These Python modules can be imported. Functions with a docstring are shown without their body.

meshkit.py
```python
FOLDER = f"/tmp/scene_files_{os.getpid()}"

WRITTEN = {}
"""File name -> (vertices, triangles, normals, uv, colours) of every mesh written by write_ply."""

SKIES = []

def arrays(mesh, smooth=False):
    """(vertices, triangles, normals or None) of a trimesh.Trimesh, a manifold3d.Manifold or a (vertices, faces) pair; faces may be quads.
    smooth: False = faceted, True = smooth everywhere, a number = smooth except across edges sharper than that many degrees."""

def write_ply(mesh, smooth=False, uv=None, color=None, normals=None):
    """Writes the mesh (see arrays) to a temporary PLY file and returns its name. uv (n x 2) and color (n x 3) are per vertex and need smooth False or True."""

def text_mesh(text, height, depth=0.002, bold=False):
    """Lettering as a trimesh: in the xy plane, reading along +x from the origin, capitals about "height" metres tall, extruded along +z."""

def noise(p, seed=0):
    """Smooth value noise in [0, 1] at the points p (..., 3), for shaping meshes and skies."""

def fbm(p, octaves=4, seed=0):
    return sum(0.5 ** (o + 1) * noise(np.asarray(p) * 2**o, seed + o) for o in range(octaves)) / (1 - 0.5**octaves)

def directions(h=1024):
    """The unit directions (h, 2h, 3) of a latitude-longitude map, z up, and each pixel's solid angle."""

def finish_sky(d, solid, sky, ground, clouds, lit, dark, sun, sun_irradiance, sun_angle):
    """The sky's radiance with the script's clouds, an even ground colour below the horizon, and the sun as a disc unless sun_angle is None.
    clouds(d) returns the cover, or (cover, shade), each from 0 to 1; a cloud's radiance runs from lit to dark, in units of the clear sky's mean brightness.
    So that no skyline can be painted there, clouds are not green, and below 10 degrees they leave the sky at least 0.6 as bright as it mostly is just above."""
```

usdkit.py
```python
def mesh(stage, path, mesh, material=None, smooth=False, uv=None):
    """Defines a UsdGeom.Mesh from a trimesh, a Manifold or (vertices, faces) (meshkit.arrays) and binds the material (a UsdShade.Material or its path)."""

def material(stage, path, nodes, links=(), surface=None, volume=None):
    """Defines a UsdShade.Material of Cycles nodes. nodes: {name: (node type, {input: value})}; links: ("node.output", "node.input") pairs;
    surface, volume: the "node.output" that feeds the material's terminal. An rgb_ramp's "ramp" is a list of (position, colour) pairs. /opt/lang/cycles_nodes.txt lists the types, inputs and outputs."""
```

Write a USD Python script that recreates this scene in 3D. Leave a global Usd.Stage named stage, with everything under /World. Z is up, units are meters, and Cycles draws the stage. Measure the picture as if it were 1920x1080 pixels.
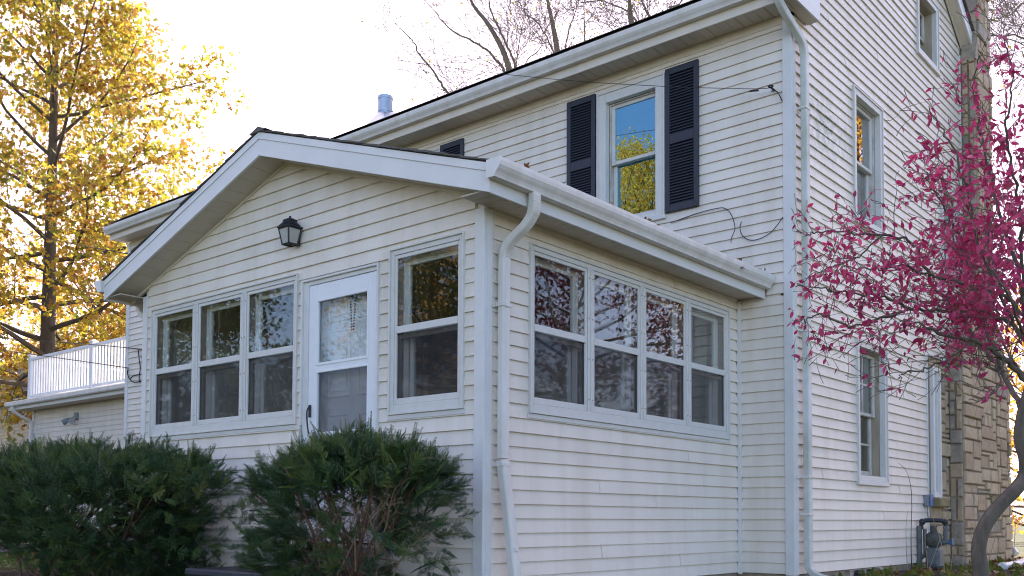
import math, random
import numpy as np, trimesh, usdkit, meshkit
from shapely.geometry import Polygon, box as sbox
from shapely.ops import unary_union
from pxr import Usd, UsdGeom, UsdLux, UsdShade, Gf, Sdf, Vt

stage = Usd.Stage.CreateInMemory()
UsdGeom.SetStageUpAxis(stage, 'Z')
UsdGeom.SetStageMetersPerUnit(stage, 1.0)
UsdGeom.Xform.Define(stage, '/World')
UsdGeom.Scope.Define(stage, '/World/Looks')
rng = np.random.default_rng(7)
random.seed(7)
A = np.array

# ---------------------------------------------------------------- camera, sky, sun, exposure
# metres; the porch's front right corner is the vertical x = 0, y = 0; z = 0 is the siding line just under the porch sills
CAM = A([4.4252, -4.9261, -0.6046]); YAW, PITCH, ROLL = 0.7018, 0.041276, 0.004765
FPX, PPY = 1836.08, 894.89
fw = A([-math.sin(YAW) * math.cos(PITCH), math.cos(YAW) * math.cos(PITCH), math.sin(PITCH)])
r0 = A([math.cos(YAW), math.sin(YAW), 0.0]); u0 = np.cross(r0, fw)
rt = r0 * math.cos(ROLL) + u0 * math.sin(ROLL); up = -r0 * math.sin(ROLL) + u0 * math.cos(ROLL)
cam = UsdGeom.Camera.Define(stage, '/World/camera')
M4 = Gf.Matrix4d(1.0)
for i, row in enumerate((rt, up, -fw, CAM)):
    M4.SetRow(i, Gf.Vec4d(*map(float, row), 1.0 if i == 3 else 0.0))
cam.AddTransformOp().Set(M4)
cam.CreateHorizontalApertureAttr(36.0)
cam.CreateVerticalApertureAttr(20.25)
cam.CreateFocalLengthAttr(36.0 * FPX / 1920)
cam.CreateVerticalApertureOffsetAttr((PPY - 540) / 1920 * 36.0)
cam.CreateClippingRangeAttr((0.05, 3000.0))
cam.CreateExposureAttr(1.5)

SUN_AZ, SUN_EL = math.radians(-39.0), math.radians(27.0)      # azimuth from +y towards +x
SD = A([math.sin(SUN_AZ) * math.cos(SUN_EL), math.cos(SUN_AZ) * math.cos(SUN_EL), math.sin(SUN_EL)])
sun = UsdLux.DistantLight.Define(stage, '/World/sun')
sz = SD; sx = np.cross([0, 0, 1.0], sz); sx /= np.linalg.norm(sx); sy = np.cross(sz, sx)
m = Gf.Matrix4d(1.0)
for i, row in enumerate((sx, sy, sz)):
    m.SetRow(i, Gf.Vec4d(*map(float, row), 0.0))
sun.AddTransformOp().Set(m)
sun.CreateNormalizeAttr(True); sun.CreateIntensityAttr(1.1); sun.CreateAngleAttr(0.5); sun.CreateColorAttr((1.0, 0.93, 0.82))
# clear deep sky opposite the sun, thin bright veil of cirrus on the sun's half
skym = usdkit.material(stage, '/World/Looks/sky', {
    'sky': ('sky_texture', {'sky_type': 'single_scattering', 'sun_disc': False, 'sun_elevation': SUN_EL, 'sun_rotation': SUN_AZ, 'altitude': 200.0, 'air_density': 1.0, 'aerosol_density': 1.0}),
    'tc': ('texture_coordinate', {}),
    'dot': ('vector_math', {'math_type': 'dot_product', 'vector2': tuple(SD)}),
    'mr': ('map_range', {'range_type': 'smoothstep', 'from_min': 0.15, 'from_max': 0.95, 'to_min': 0.0, 'to_max': 0.9, 'clamp': True}),
    'veil': ('mix_color', {'b': (9.6, 8.3, 9.0)}),
    'wb': ('mix_color', {'blend_type': 'multiply', 'fac': 1.0, 'b': (1.03, 0.98, 1.11)}),
    'bg': ('background_shader', {'strength': 0.1})},
    [('tc.generated', 'dot.vector1'), ('dot.value', 'mr.value'), ('mr.result', 'veil.fac'), ('sky.color', 'veil.a'), ('veil.result', 'wb.a'), ('wb.result', 'bg.color')], surface='bg.background')
dome = UsdLux.DomeLight.Define(stage, '/World/sky')
dome.CreateIntensityAttr(1.0)
UsdShade.MaterialBindingAPI.Apply(dome.GetPrim()).Bind(skym)
dome.GetPrim().SetCustomDataByKey('kind', 'structure')

def at(px, py, d):
    """the point d metres from the camera that the photograph shows at (px, py)"""
    v = fw + rt * (px - 960) / FPX - up * (py - PPY) / FPX
    return CAM + v / np.linalg.norm(v) * d

# ---------------------------------------------------------------- naming and tagging
LOC, USED = {}, {}
def uniq(parent, name):
    k = USED.get((parent, name), 0); USED[(parent, name)] = k + 1
    return f'{parent}/{name}' + (f'_{k:03d}' if k else '')
def tag(prim, label=None, cat=None, group=None, kind=None):
    for k, v in (('label', label), ('category', cat), ('group', group), ('kind', kind)):
        if v: prim.SetCustomDataByKey(k, v)
def thing(name, loc, label, cat, group=None):
    p = uniq('/World', name); x = UsdGeom.Xform.Define(stage, p)
    x.AddTranslateOp().Set(Gf.Vec3d(*map(float, loc))); LOC[p] = A(loc, float)
    tag(x.GetPrim(), label, cat, group)
    return p
def add(parent, name, mesh, mat, smooth=False, label=None, kind=None, cat=None, group=None):
    p = uniq(parent, name)
    top = '/'.join(parent.split('/')[:3])
    o = LOC.get(top, np.zeros(3))
    v, f = (mesh.vertices, mesh.faces) if hasattr(mesh, 'vertices') else (mesh[0], mesh[1])
    v = A(v, float) - o
    me = usdkit.mesh(stage, p, trimesh.Trimesh(v, f, process=False), mat, smooth=smooth) if smooth else usdkit.mesh(stage, p, (v, f), mat)
    if isinstance(mesh, tuple) and len(mesh) > 2:
        UsdGeom.PrimvarsAPI(me).CreatePrimvar('tint', Sdf.ValueTypeNames.FloatArray, 'vertex').Set(Vt.FloatArray.FromNumpy(np.asarray(mesh[2], np.float32)))
    tag(me.GetPrim(), label, cat, group, kind)
    return p
WORLD = '/World'
def struct(name, mesh, mat, smooth=False):
    return add(WORLD, name, mesh, mat, smooth, kind='structure')

# ---------------------------------------------------------------- materials
LK = '/World/Looks/'
def mat_plain(name, col, rough=0.5, scale=0.0, amt=0.0, rnd=0.0, bump=0.0, bscale=60.0, metal=0.0, spec=0.5, stretch=(1, 1, 1), island=0.0, col2=None):
    n = {'p': ('principled_bsdf', {'base_color': col, 'roughness': rough, 'metallic': metal, 'specular_ior_level': spec}), 'g': ('geometry', {}), 'oi': ('object_info', {})}
    l = []
    src = None
    if amt:
        n['map'] = ('mapping', {'scale': stretch}); n['nz'] = ('noise_texture', {'scale': scale, 'detail': 5.0, 'roughness': 0.6})
        c2 = col2 or tuple(x * (1 - amt) for x in col)
        n['rr'] = ('rgb_ramp', {'ramp': [(0.3, c2), (0.68, col)]})
        l += [('g.position', 'map.vector'), ('map.vector', 'nz.vector'), ('nz.fac', 'rr.fac')]; src = 'rr.color'
    if rnd or island:
        n['mr'] = ('map_range', {'from_min': 0.0, 'from_max': 1.0, 'to_min': 1 - (rnd or island), 'to_max': 1 + (rnd or island)})
        n['hv'] = ('hsv', {'hue': 0.5, 'saturation': 1.0, 'fac': 1.0, 'color': col})
        l += [('oi.random' if rnd else 'g.random_per_island', 'mr.value'), ('mr.result', 'hv.value')]
        if src: l.append((src, 'hv.color'))
        src = 'hv.color'
    if src: l.append((src, 'p.base_color'))
    if bump:
        n['bn'] = ('noise_texture', {'scale': bscale, 'detail': 4.0}); n['bm2'] = ('mapping', {'scale': stretch})
        n['b'] = ('bump', {'strength': bump, 'distance': 0.01})
        l += [('g.position', 'bm2.vector'), ('bm2.vector', 'bn.vector'), ('bn.fac', 'b.height'), ('b.normal', 'p.normal')]
    return usdkit.material(stage, LK + name, n, l, surface='p.BSDF')

def mat_siding(name, base, moss=False):
    """weathered vinyl: faint vertical streaks, each board a shade of its own, and on one wall a patch of green algae"""
    n = {'g': ('geometry', {}), 'oi': ('object_info', {}), 'm1': ('mapping', {'scale': (3.0, 3.0, 0.5)}), 'n1': ('noise_texture', {'scale': 1.6, 'detail': 6.0, 'roughness': 0.62}),
         'rr': ('rgb_ramp', {'ramp': [(0.20, tuple(A(base) * (0.85, 0.83, 0.79))), (0.55, base)]}),
         'mr': ('map_range', {'from_min': 0.0, 'from_max': 1.0, 'to_min': 0.965, 'to_max': 1.03}), 'hv': ('hsv', {'hue': 0.5, 'saturation': 1.0, 'fac': 1.0}),
         'm2': ('mapping', {'scale': (6.0, 6.0, 90.0)}), 'n2': ('noise_texture', {'scale': 2.0, 'detail': 3.0}), 'b': ('bump', {'strength': 0.10, 'distance': 0.004}),
         'p': ('principled_bsdf', {'roughness': 0.42, 'specular_ior_level': 0.35})}
    l = [('g.position', 'm1.vector'), ('m1.vector', 'n1.vector'), ('n1.fac', 'rr.fac'), ('rr.color', 'hv.color'), ('oi.random', 'mr.value'), ('mr.result', 'hv.value'),
         ('g.position', 'm2.vector'), ('m2.vector', 'n2.vector'), ('n2.fac', 'b.height'), ('b.normal', 'p.normal')]
    if moss:
        n.update({'vd': ('vector_math', {'math_type': 'subtract', 'vector2': (0.55, 4.45, 3.32)}), 'vs': ('mapping', {'scale': (0.0, 1.3, 2.6)}), 'vl': ('vector_math', {'math_type': 'length'}),
                  'mm': ('map_range', {'from_min': 0.0, 'from_max': 1.1, 'to_min': 1.0, 'to_max': 0.0, 'clamp': True}), 'n3': ('noise_texture', {'scale': 14.0, 'detail': 6.0, 'roughness': 0.7}),
                  'r3': ('rgb_ramp', {'ramp': [(0.44, (0, 0, 0)), (0.58, (1, 1, 1))]}), 'mu': ('math', {'math_type': 'multiply'}), 'mx': ('mix_color', {'b': (0.27, 0.33, 0.25)})})
        l += [('g.position', 'vd.vector1'), ('vd.vector', 'vs.vector'), ('vs.vector', 'vl.vector1'), ('vl.value', 'mm.value'), ('g.position', 'n3.vector'), ('n3.fac', 'r3.fac'),
              ('mm.result', 'mu.value1'), ('r3.color', 'mu.value2'), ('mu.value', 'mx.fac'), ('hv.color', 'mx.a'), ('mx.result', 'p.base_color')]
    else:
        l.append(('hv.color', 'p.base_color'))
    return usdkit.material(stage, LK + name, n, l, surface='p.BSDF')

def mat_leaf(name, cols, trans=0.5, rough=0.45, spec=0.3, tcol=None):
    n = {'at': ('attribute', {'attribute': 'tint'}), 'rr': ('rgb_ramp', {'ramp': cols}), 'p': ('principled_bsdf', {'roughness': rough, 'specular_ior_level': spec}), 't': ('translucent_bsdf', {}),
         'tr': ('rgb_ramp', {'ramp': tcol or [(p_, tuple(min(1, 1.5 * x) for x in c_)) for p_, c_ in cols]}), 'mx': ('mix_closure', {'fac': trans})}
    return usdkit.material(stage, LK + name, n, [('at.fac', 'rr.fac'), ('at.fac', 'tr.fac'), ('rr.color', 'p.base_color'), ('tr.color', 't.color'),
                                                 ('p.BSDF', 'mx.closure1'), ('t.BSDF', 'mx.closure2')], surface='mx.closure')

def schlick(r0_):
    return {'lw': ('layer_weight', {'blend': 0.5}), 'pw': ('math', {'math_type': 'power', 'value2': 4.0}), 'fr': ('map_range', {'from_min': 0.0, 'from_max': 1.0, 'to_min': r0_, 'to_max': 1.0, 'clamp': True})}, [('lw.facing', 'pw.value1'), ('pw.value', 'fr.value')]
def mat_glass(name, r0_=0.07, tint=(0.95, 0.965, 0.96), wob=0.0012, refl=(1, 1, 1)):
    n, l = schlick(r0_)
    n.update({'tr': ('transparent_bsdf', {'color': tint}), 'gl': ('glossy_bsdf', {'color': refl, 'roughness': 0.0}), 'mx': ('mix_closure', {}),
         'g': ('geometry', {}), 'nz': ('noise_texture', {'scale': 2.2, 'detail': 1.0}), 'b': ('bump', {'strength': wob, 'distance': 0.02})})
    return usdkit.material(stage, LK + name, n, l + [('fr.result', 'mx.fac'), ('tr.BSDF', 'mx.closure1'), ('gl.BSDF', 'mx.closure2'), ('g.position', 'nz.vector'), ('nz.fac', 'b.height'),
                                                 ('b.normal', 'gl.normal')], surface='mx.closure')

SIDE = (0.755, 0.69, 0.60)
MT = dict(
    siding=mat_siding('vinyl_siding', SIDE), siding_moss=mat_siding('vinyl_siding_algae', SIDE, moss=True),
    trim=mat_plain('white_trim', (0.68, 0.67, 0.64), 0.4, 5.0, 0.10, bump=0.05, bscale=30),
    cream=mat_plain('cream_trim', (0.70, 0.63, 0.53), 0.45, 4.0, 0.12),
    fascia=mat_plain('aluminium_fascia', (0.68, 0.675, 0.65), 0.38, 3.0, 0.08, bump=0.08, bscale=9),
    soffit=mat_plain('vinyl_soffit', (0.53, 0.465, 0.375), 0.5, 6.0, 0.08, rnd=0.03),
    gutter=mat_plain('painted_gutter', (0.69, 0.67, 0.63), 0.40, 2.6, 0.24, bump=0.04, bscale=8, stretch=(2.5, 2.5, .6), col2=(0.58, 0.54, 0.48)),
    gutter_dirty=mat_plain('stained_downspout', (0.62, 0.63, 0.60), 0.45, 2.2, 0.2, stretch=(1, 1, 0.9), col2=(0.34, 0.36, 0.27)),
    frame=mat_plain('window_vinyl', (0.64, 0.625, 0.58), 0.4, 12.0, 0.08),
    frame_old=mat_plain('old_painted_wood', (0.66, 0.64, 0.60), 0.6, 16.0, 0.3, bump=0.2, bscale=40, stretch=(1, 1, 0.3), col2=(0.36, 0.31, 0.25)),
    jamb=mat_plain('brown_jamb', (0.20, 0.165, 0.135), 0.5, 20.0, 0.2),
    tan_jamb=mat_plain('weathered_wood_jamb', (0.42, 0.35, 0.25), 0.65, 18.0, 0.35, stretch=(1, 1, 0.15)),
    glass=mat_glass('pane_glass', 0.055), glass_in=mat_glass('inner_pane_glass', 0.03, (0.93, 0.95, 0.94)), glass_old=mat_glass('old_pane_glass', 0.06, (0.9, 0.92, 0.9), 0.06), glass_side=mat_glass('plain_pane_glass', 0.22, (0.8, 0.82, 0.82), 0.01), glass_up=mat_glass('coated_pane_glass', 0.36, (0.75, 0.8, 0.8), 0.02, (0.46, 0.86, 1.0)),
    shutter=mat_plain('navy_shutter', (0.017, 0.020, 0.030), 0.42, 40.0, 0.2, bump=0.06, bscale=90),
    shingle=mat_plain('asphalt_shingle', (0.13, 0.118, 0.105), 0.9, 60.0, 0.5, bump=0.4, bscale=150),
    black=mat_plain('black_metal', (0.018, 0.019, 0.024), 0.4, 30.0, 0.2),
    frost=mat_plain('frosted_lantern_glass', (0.42, 0.41, 0.37), 0.25, 20.0, 0.12),
    door=mat_plain('white_door', (0.76, 0.77, 0.78), 0.35, 6.0, 0.05),
    galv=mat_plain('galvanised_flue', (0.52, 0.56, 0.60), 0.32, 9.0, 0.3, metal=0.85),
    mortar=mat_plain('mortar', (0.30, 0.245, 0.18), 0.95, 30.0, 0.3, bump=0.4),
    concrete=mat_plain('concrete', (0.36, 0.33, 0.28), 0.9, 9.0, 0.35, bump=0.3, bscale=45),
    found=mat_plain('foundation', (0.34, 0.27, 0.20), 0.9, 7.0, 0.35, bump=0.3, bscale=45),
    slate=mat_plain('dark_step', (0.035, 0.038, 0.05), 0.55, 14.0, 0.3, bump=0.1),
    bark=mat_plain('oak_bark', (0.13, 0.095, 0.065), 0.9, 9.0, 0.5, bump=0.8, bscale=26, stretch=(1, 1, 0.3)),
    bark_bare=mat_plain('bare_bark', (0.21, 0.175, 0.14), 0.85, 9.0, 0.4, stretch=(1, 1, 0.4)),
    bark_pink=mat_plain('shrub_bark', (0.13, 0.105, 0.075), 0.85, 22.0, 0.5, bump=0.7, bscale=60, stretch=(1, 1, 0.35)),
    bark_yew=mat_plain('yew_bark', (0.14, 0.075, 0.045), 0.85, 22.0, 0.5, bump=0.4, bscale=60),
    dead=mat_plain('dead_twig', (0.26, 0.17, 0.095), 0.85, 22.0, 0.4),
    meter=mat_plain('meter_paint', (0.12, 0.135, 0.14), 0.5, 18.0, 0.3, bump=0.1),
    meter_body=mat_plain('meter_body_paint', (0.075, 0.078, 0.065), 0.55, 22.0, 0.4, bump=0.2, bscale=90),
    blue=mat_plain('blue_plastic', (0.03, 0.09, 0.22), 0.4), greyp=mat_plain('grey_plastic', (0.20, 0.22, 0.25), 0.45),
    pvc=mat_plain('white_pipe', (0.72, 0.72, 0.70), 0.35, 10.0, 0.15),
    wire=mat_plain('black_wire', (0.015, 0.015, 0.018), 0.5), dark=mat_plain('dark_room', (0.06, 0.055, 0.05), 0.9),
    floor=mat_plain('porch_floor', (0.10, 0.085, 0.07), 0.7, 5.0, 0.3), ceil=mat_plain('porch_ceiling', (0.17, 0.15, 0.125), 0.8),
    rail=mat_plain('white_rail', (0.80, 0.80, 0.80), 0.35), asphalt=mat_plain('driveway_asphalt', (0.05, 0.052, 0.06), 0.9, 40.0, 0.3),
    tan=mat_siding('tan_siding', (0.52, 0.42, 0.29)), litter=mat_leaf('litter_leaf', [(0.0, (0.20, 0.09, 0.04)), (0.5, (0.32, 0.19, 0.06)), (0.75, (0.14, 0.05, 0.03)), (1.0, (0.30, 0.24, 0.06))], 0.15),
    oakleaf=mat_leaf('oak_leaf', [(0.0, (0.09, 0.12, 0.03)), (0.28, (0.20, 0.19, 0.03)), (0.5, (0.36, 0.28, 0.035)), (0.66, (0.34, 0.20, 0.03)), (0.82, (0.23, 0.11, 0.03)), (1.0, (0.12, 0.06, 0.025))], 0.46,
                     tcol=[(0.0, (0.20, 0.27, 0.05)), (0.28, (0.46, 0.44, 0.06)), (0.5, (0.84, 0.64, 0.08)), (0.66, (0.74, 0.43, 0.07)), (0.82, (0.42, 0.20, 0.05)), (1.0, (0.20, 0.09, 0.03))]),
    goldleaf=mat_leaf('gold_leaf', [(0.0, (0.20, 0.20, 0.03)), (0.3, (0.50, 0.34, 0.04)), (0.7, (0.58, 0.30, 0.04)), (1.0, (0.44, 0.17, 0.03))], 0.5),
    greenleaf=mat_leaf('green_gold_leaf', [(0.0, (0.05, 0.08, 0.02)), (0.6, (0.12, 0.14, 0.03)), (0.85, (0.30, 0.22, 0.04)), (1.0, (0.32, 0.13, 0.03))], 0.4),
    redleaf=mat_leaf('dark_red_leaf', [(0.0, (0.05, 0.012, 0.012)), (0.6, (0.11, 0.02, 0.022)), (1.0, (0.16, 0.05, 0.03))], 0.35),
    pinkleaf=mat_leaf('magenta_leaf', [(0.0, (0.13, 0.015, 0.045)), (0.25, (0.26, 0.02, 0.08)), (0.5, (0.44, 0.04, 0.14)), (0.72, (0.60, 0.10, 0.24)), (0.85, (0.34, 0.035, 0.07)), (0.93, (0.22, 0.10, 0.05)), (1.0, (0.13, 0.14, 0.035))], 0.42, 0.4, 0.4,
                      tcol=[(0.0, (0.30, 0.02, 0.08)), (0.25, (0.5, 0.03, 0.14)), (0.5, (0.78, 0.07, 0.24)), (0.72, (0.92, 0.17, 0.38)), (0.85, (0.6, 0.06, 0.11)), (0.93, (0.40, 0.16, 0.07)), (1.0, (0.30, 0.30, 0.06))]),
    yew=mat_leaf('yew_needle', [(0.0, (0.018, 0.046, 0.022)), (0.35, (0.036, 0.082, 0.030)), (0.62, (0.066, 0.13, 0.036)), (0.84, (0.13, 0.19, 0.045)), (0.94, (0.24, 0.24, 0.06)), (1.0, (0.17, 0.095, 0.04))], 0.3, 0.35, 0.5),
    grass=mat_leaf('grass_blade', [(0.0, (0.05, 0.10, 0.02)), (0.6, (0.08, 0.16, 0.03)), (1.0, (0.20, 0.20, 0.06))], 0.35),
    straw=mat_plain('dry_stalk', (0.33, 0.26, 0.15), 0.8), weed=mat_leaf('weed_leaf', [(0.0, (0.05, 0.09, 0.02)), (0.7, (0.14, 0.17, 0.03)), (1.0, (0.30, 0.26, 0.05))], 0.35),
)
STONE = [mat_plain(f'limestone_{w}', c, 0.88, 9.0, 0.3, rnd=0.10, bump=0.55, bscale=38, col2=c2) for w, c, c2 in (
    ('buff', (0.52, 0.41, 0.27), (0.37, 0.28, 0.175)), ('tan', (0.46, 0.34, 0.215), (0.31, 0.225, 0.14)), ('grey', (0.37, 0.31, 0.235), (0.20, 0.17, 0.13)), ('mossy', (0.24, 0.20, 0.09), (0.12, 0.10, 0.05)))]
_n, _l = schlick(0.02)
_n.update({'d': ('diffuse_bsdf', {'color': (0.03, 0.031, 0.034)}), 't': ('transparent_bsdf', {'color': (1, 1, 1)}), 'm': ('mix_closure', {'fac': 0.78}), 'gl': ('glossy_bsdf', {'roughness': 0.03}), 'm2': ('mix_closure', {})})
_scr = usdkit.material(stage, LK + 'insect_screen', _n, _l + [('d.BSDF', 'm.closure1'), ('t.BSDF', 'm.closure2'), ('fr.result', 'm2.fac'), ('m.closure', 'm2.closure1'), ('gl.BSDF', 'm2.closure2')], surface='m2.closure')
MT['screen'] = _scr

# ---------------------------------------------------------------- mesh helpers
cat = trimesh.util.concatenate
def bx(x0, x1, y0, y1, z0, z1, c=0.0):
    x0, x1 = min(x0, x1), max(x0, x1); y0, y1 = min(y0, y1), max(y0, y1); z0, z1 = min(z0, z1), max(z0, z1)
    if c <= 0:
        b = trimesh.creation.box([x1 - x0, y1 - y0, z1 - z0]); b.apply_translation([(x0 + x1) / 2, (y0 + y1) / 2, (z0 + z1) / 2]); return b
    c = min(c, (x1 - x0) / 2.1, (y1 - y0) / 2.1, (z1 - z0) / 2.1)
    P = []
    for X, sx_ in ((x0, 1), (x1, -1)):
        for Y, sy_ in ((y0, 1), (y1, -1)):
            for Z, sz_ in ((z0, 1), (z1, -1)):
                P += [(X, Y + sy_ * c, Z + sz_ * c), (X + sx_ * c, Y, Z + sz_ * c), (X + sx_ * c, Y + sy_ * c, Z)]
    return trimesh.convex.convex_hull(A(P))
class Wall:
    """a wall plane: u runs along it, z up, o is the distance out of it"""
    def __init__(s, axis, at_): s.axis, s.p = axis, at_
    def pt(s, u, z, o):
        u, z, o = np.broadcast_arrays(A(u, float), A(z, float), A(o, float))
        return np.stack([u, s.p - o, z], -1) if s.axis == 'F' else np.stack([s.p + o, u, z], -1)
    def box(s, u0, u1, z0, z1, o0, o1, c=0.0):
        return bx(u0, u1, s.p - o0, s.p - o1, z0, z1, c) if s.axis == 'F' else bx(s.p + o0, s.p + o1, u0, u1, z0, z1, c)
    def poly(s, poly, o0, o1):
        m_ = trimesh.creation.extrude_polygon(poly, 1.0, engine='earcut')
        v = m_.vertices
        return trimesh.Trimesh(s.pt(v[:, 0], v[:, 1], o0 + (o1 - o0) * v[:, 2]), m_.faces, process=False)
    def ring(s, u0, u1, z0, z1, w, o0, o1, c=0.003, wb=None, wt=None, parts='lrtb'):
        wb = w if wb is None else wb; wt = w if wt is None else wt
        L = []
        if 'l' in parts: L.append(s.box(u0, u0 + w, z0, z1, o0, o1, c))
        if 'r' in parts: L.append(s.box(u1 - w, u1, z0, z1, o0, o1, c))
        if 't' in parts: L.append(s.box(u0 + w, u1 - w, z1 - wt, z1, o0, o1 - 0.0007, c))
        if 'b' in parts: L.append(s.box(u0 + w, u1 - w, z0, z0 + wb, o0, o1 - 0.0007, c))
        return cat(L)
PF, PS, MF, EW = Wall('F', 0.0), Wall('R', 0.0), Wall('F', 3.704), Wall('R', 0.5535)

def tube(pts, rad, n=6, caps=True):
    p = A(pts, float); rad = np.broadcast_to(A(rad, float), (len(p),))
    t = np.gradient(p, axis=0); t /= np.linalg.norm(t, axis=1, keepdims=True) + 1e-12
    a = np.cross(t, [0.31, 0.17, 0.93])
    if np.linalg.norm(a, axis=1).min() < 0.35 or n > 5:          # carry the frame along so that it never flips
        a[0] = np.cross(t[0], [0.3, 1.0, 0.1] if abs(t[0][2]) > .7 else [0.1, 0.2, 1.0]); a[0] /= np.linalg.norm(a[0])
        for k in range(1, len(p)):
            a[k] = a[k - 1] - t[k] * (a[k - 1] @ t[k]); a[k] /= np.linalg.norm(a[k]) + 1e-12
    a /= np.linalg.norm(a, axis=1, keepdims=True)
    b = np.cross(t, a); an = np.arange(n) * 2 * math.pi / n
    v = p[:, None] + rad[:, None, None] * (np.cos(an)[None, :, None] * a[:, None] + np.sin(an)[None, :, None] * b[:, None])
    i, j = np.meshgrid(np.arange(len(p) - 1), np.arange(n), indexing='ij')
    q = np.stack([i * n + j, i * n + (j + 1) % n, (i + 1) * n + (j + 1) % n, (i + 1) * n + j], -1).reshape(-1, 4)
    f = np.vstack([q[:, [0, 1, 2]], q[:, [0, 2, 3]]]); v = v.reshape(-1, 3)
    if caps:
        k = len(v); v = np.vstack([v, p[:1], p[-1:]])
        j = np.arange(n); e = (len(p) - 1) * n
        f = np.vstack([f, np.stack([np.full(n, k), (j + 1) % n, j], 1), np.stack([np.full(n, k + 1), e + j, e + (j + 1) % n], 1)])
    return v, f
def join(L):
    V, F, k = [], [], 0
    for x in L:
        V.append(x[0]); F.append(A(x[1]) + k); k += len(x[0])
    return (np.vstack(V), np.vstack(F), np.concatenate([x[2] for x in L])) if len(L[0]) > 2 else (np.vstack(V), np.vstack(F))
def rect_tube(pts, w, d, side):
    """a rectangular pipe (downspout) along pts; w along 'side', d across"""
    p = A(pts, float); t = np.gradient(p, axis=0); t /= np.linalg.norm(t, axis=1, keepdims=True)
    s_ = A(side, float)[None] - (t @ A(side, float))[:, None] * t; s_ /= np.linalg.norm(s_, axis=1, keepdims=True)
    o_ = np.cross(t, s_); c = 0.25
    prof = [(-1, -1 + c), (-1 + c, -1), (1 - c, -1), (1, -1 + c), (1, 1 - c), (1 - c, 1), (-1 + c, 1), (-1, 1 - c)]
    n = len(prof); v = np.stack([p + s_ * a_ * w / 2 + o_ * b_ * d / 2 for a_, b_ in prof], 1).reshape(-1, 3)
    i, j = np.meshgrid(np.arange(len(p) - 1), np.arange(n), indexing='ij')
    q = np.stack([i * n + j, i * n + (j + 1) % n, (i + 1) * n + (j + 1) % n, (i + 1) * n + j], -1).reshape(-1, 4)
    f = np.vstack([q[:, [0, 1, 2]], q[:, [0, 2, 3]]]); e = (len(p) - 1) * n
    cap = A([[0, k + 1, k] for k in range(1, n - 1)]); cap2 = A([[e, e + k, e + k + 1] for k in range(1, n - 1)])
    return v, np.vstack([f, cap, cap2])
def smooth_path(pts, k=6):
    p = A(pts, float); out = []
    for i in range(len(p) - 1):
        a, b, c, d = p[max(i - 1, 0)], p[i], p[i + 1], p[min(i + 2, len(p) - 1)]
        for t in np.arange(k) / k:
            out.append(0.5 * (2 * b + (c - a) * t + (2 * a - 5 * b + 4 * c - d) * t * t + (3 * b - a - 3 * c + d) * t ** 3))
    return np.vstack([out, p[-1:]])
def unit(v):
    return v / (np.linalg.norm(v, axis=-1, keepdims=True) + 1e-12)
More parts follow.
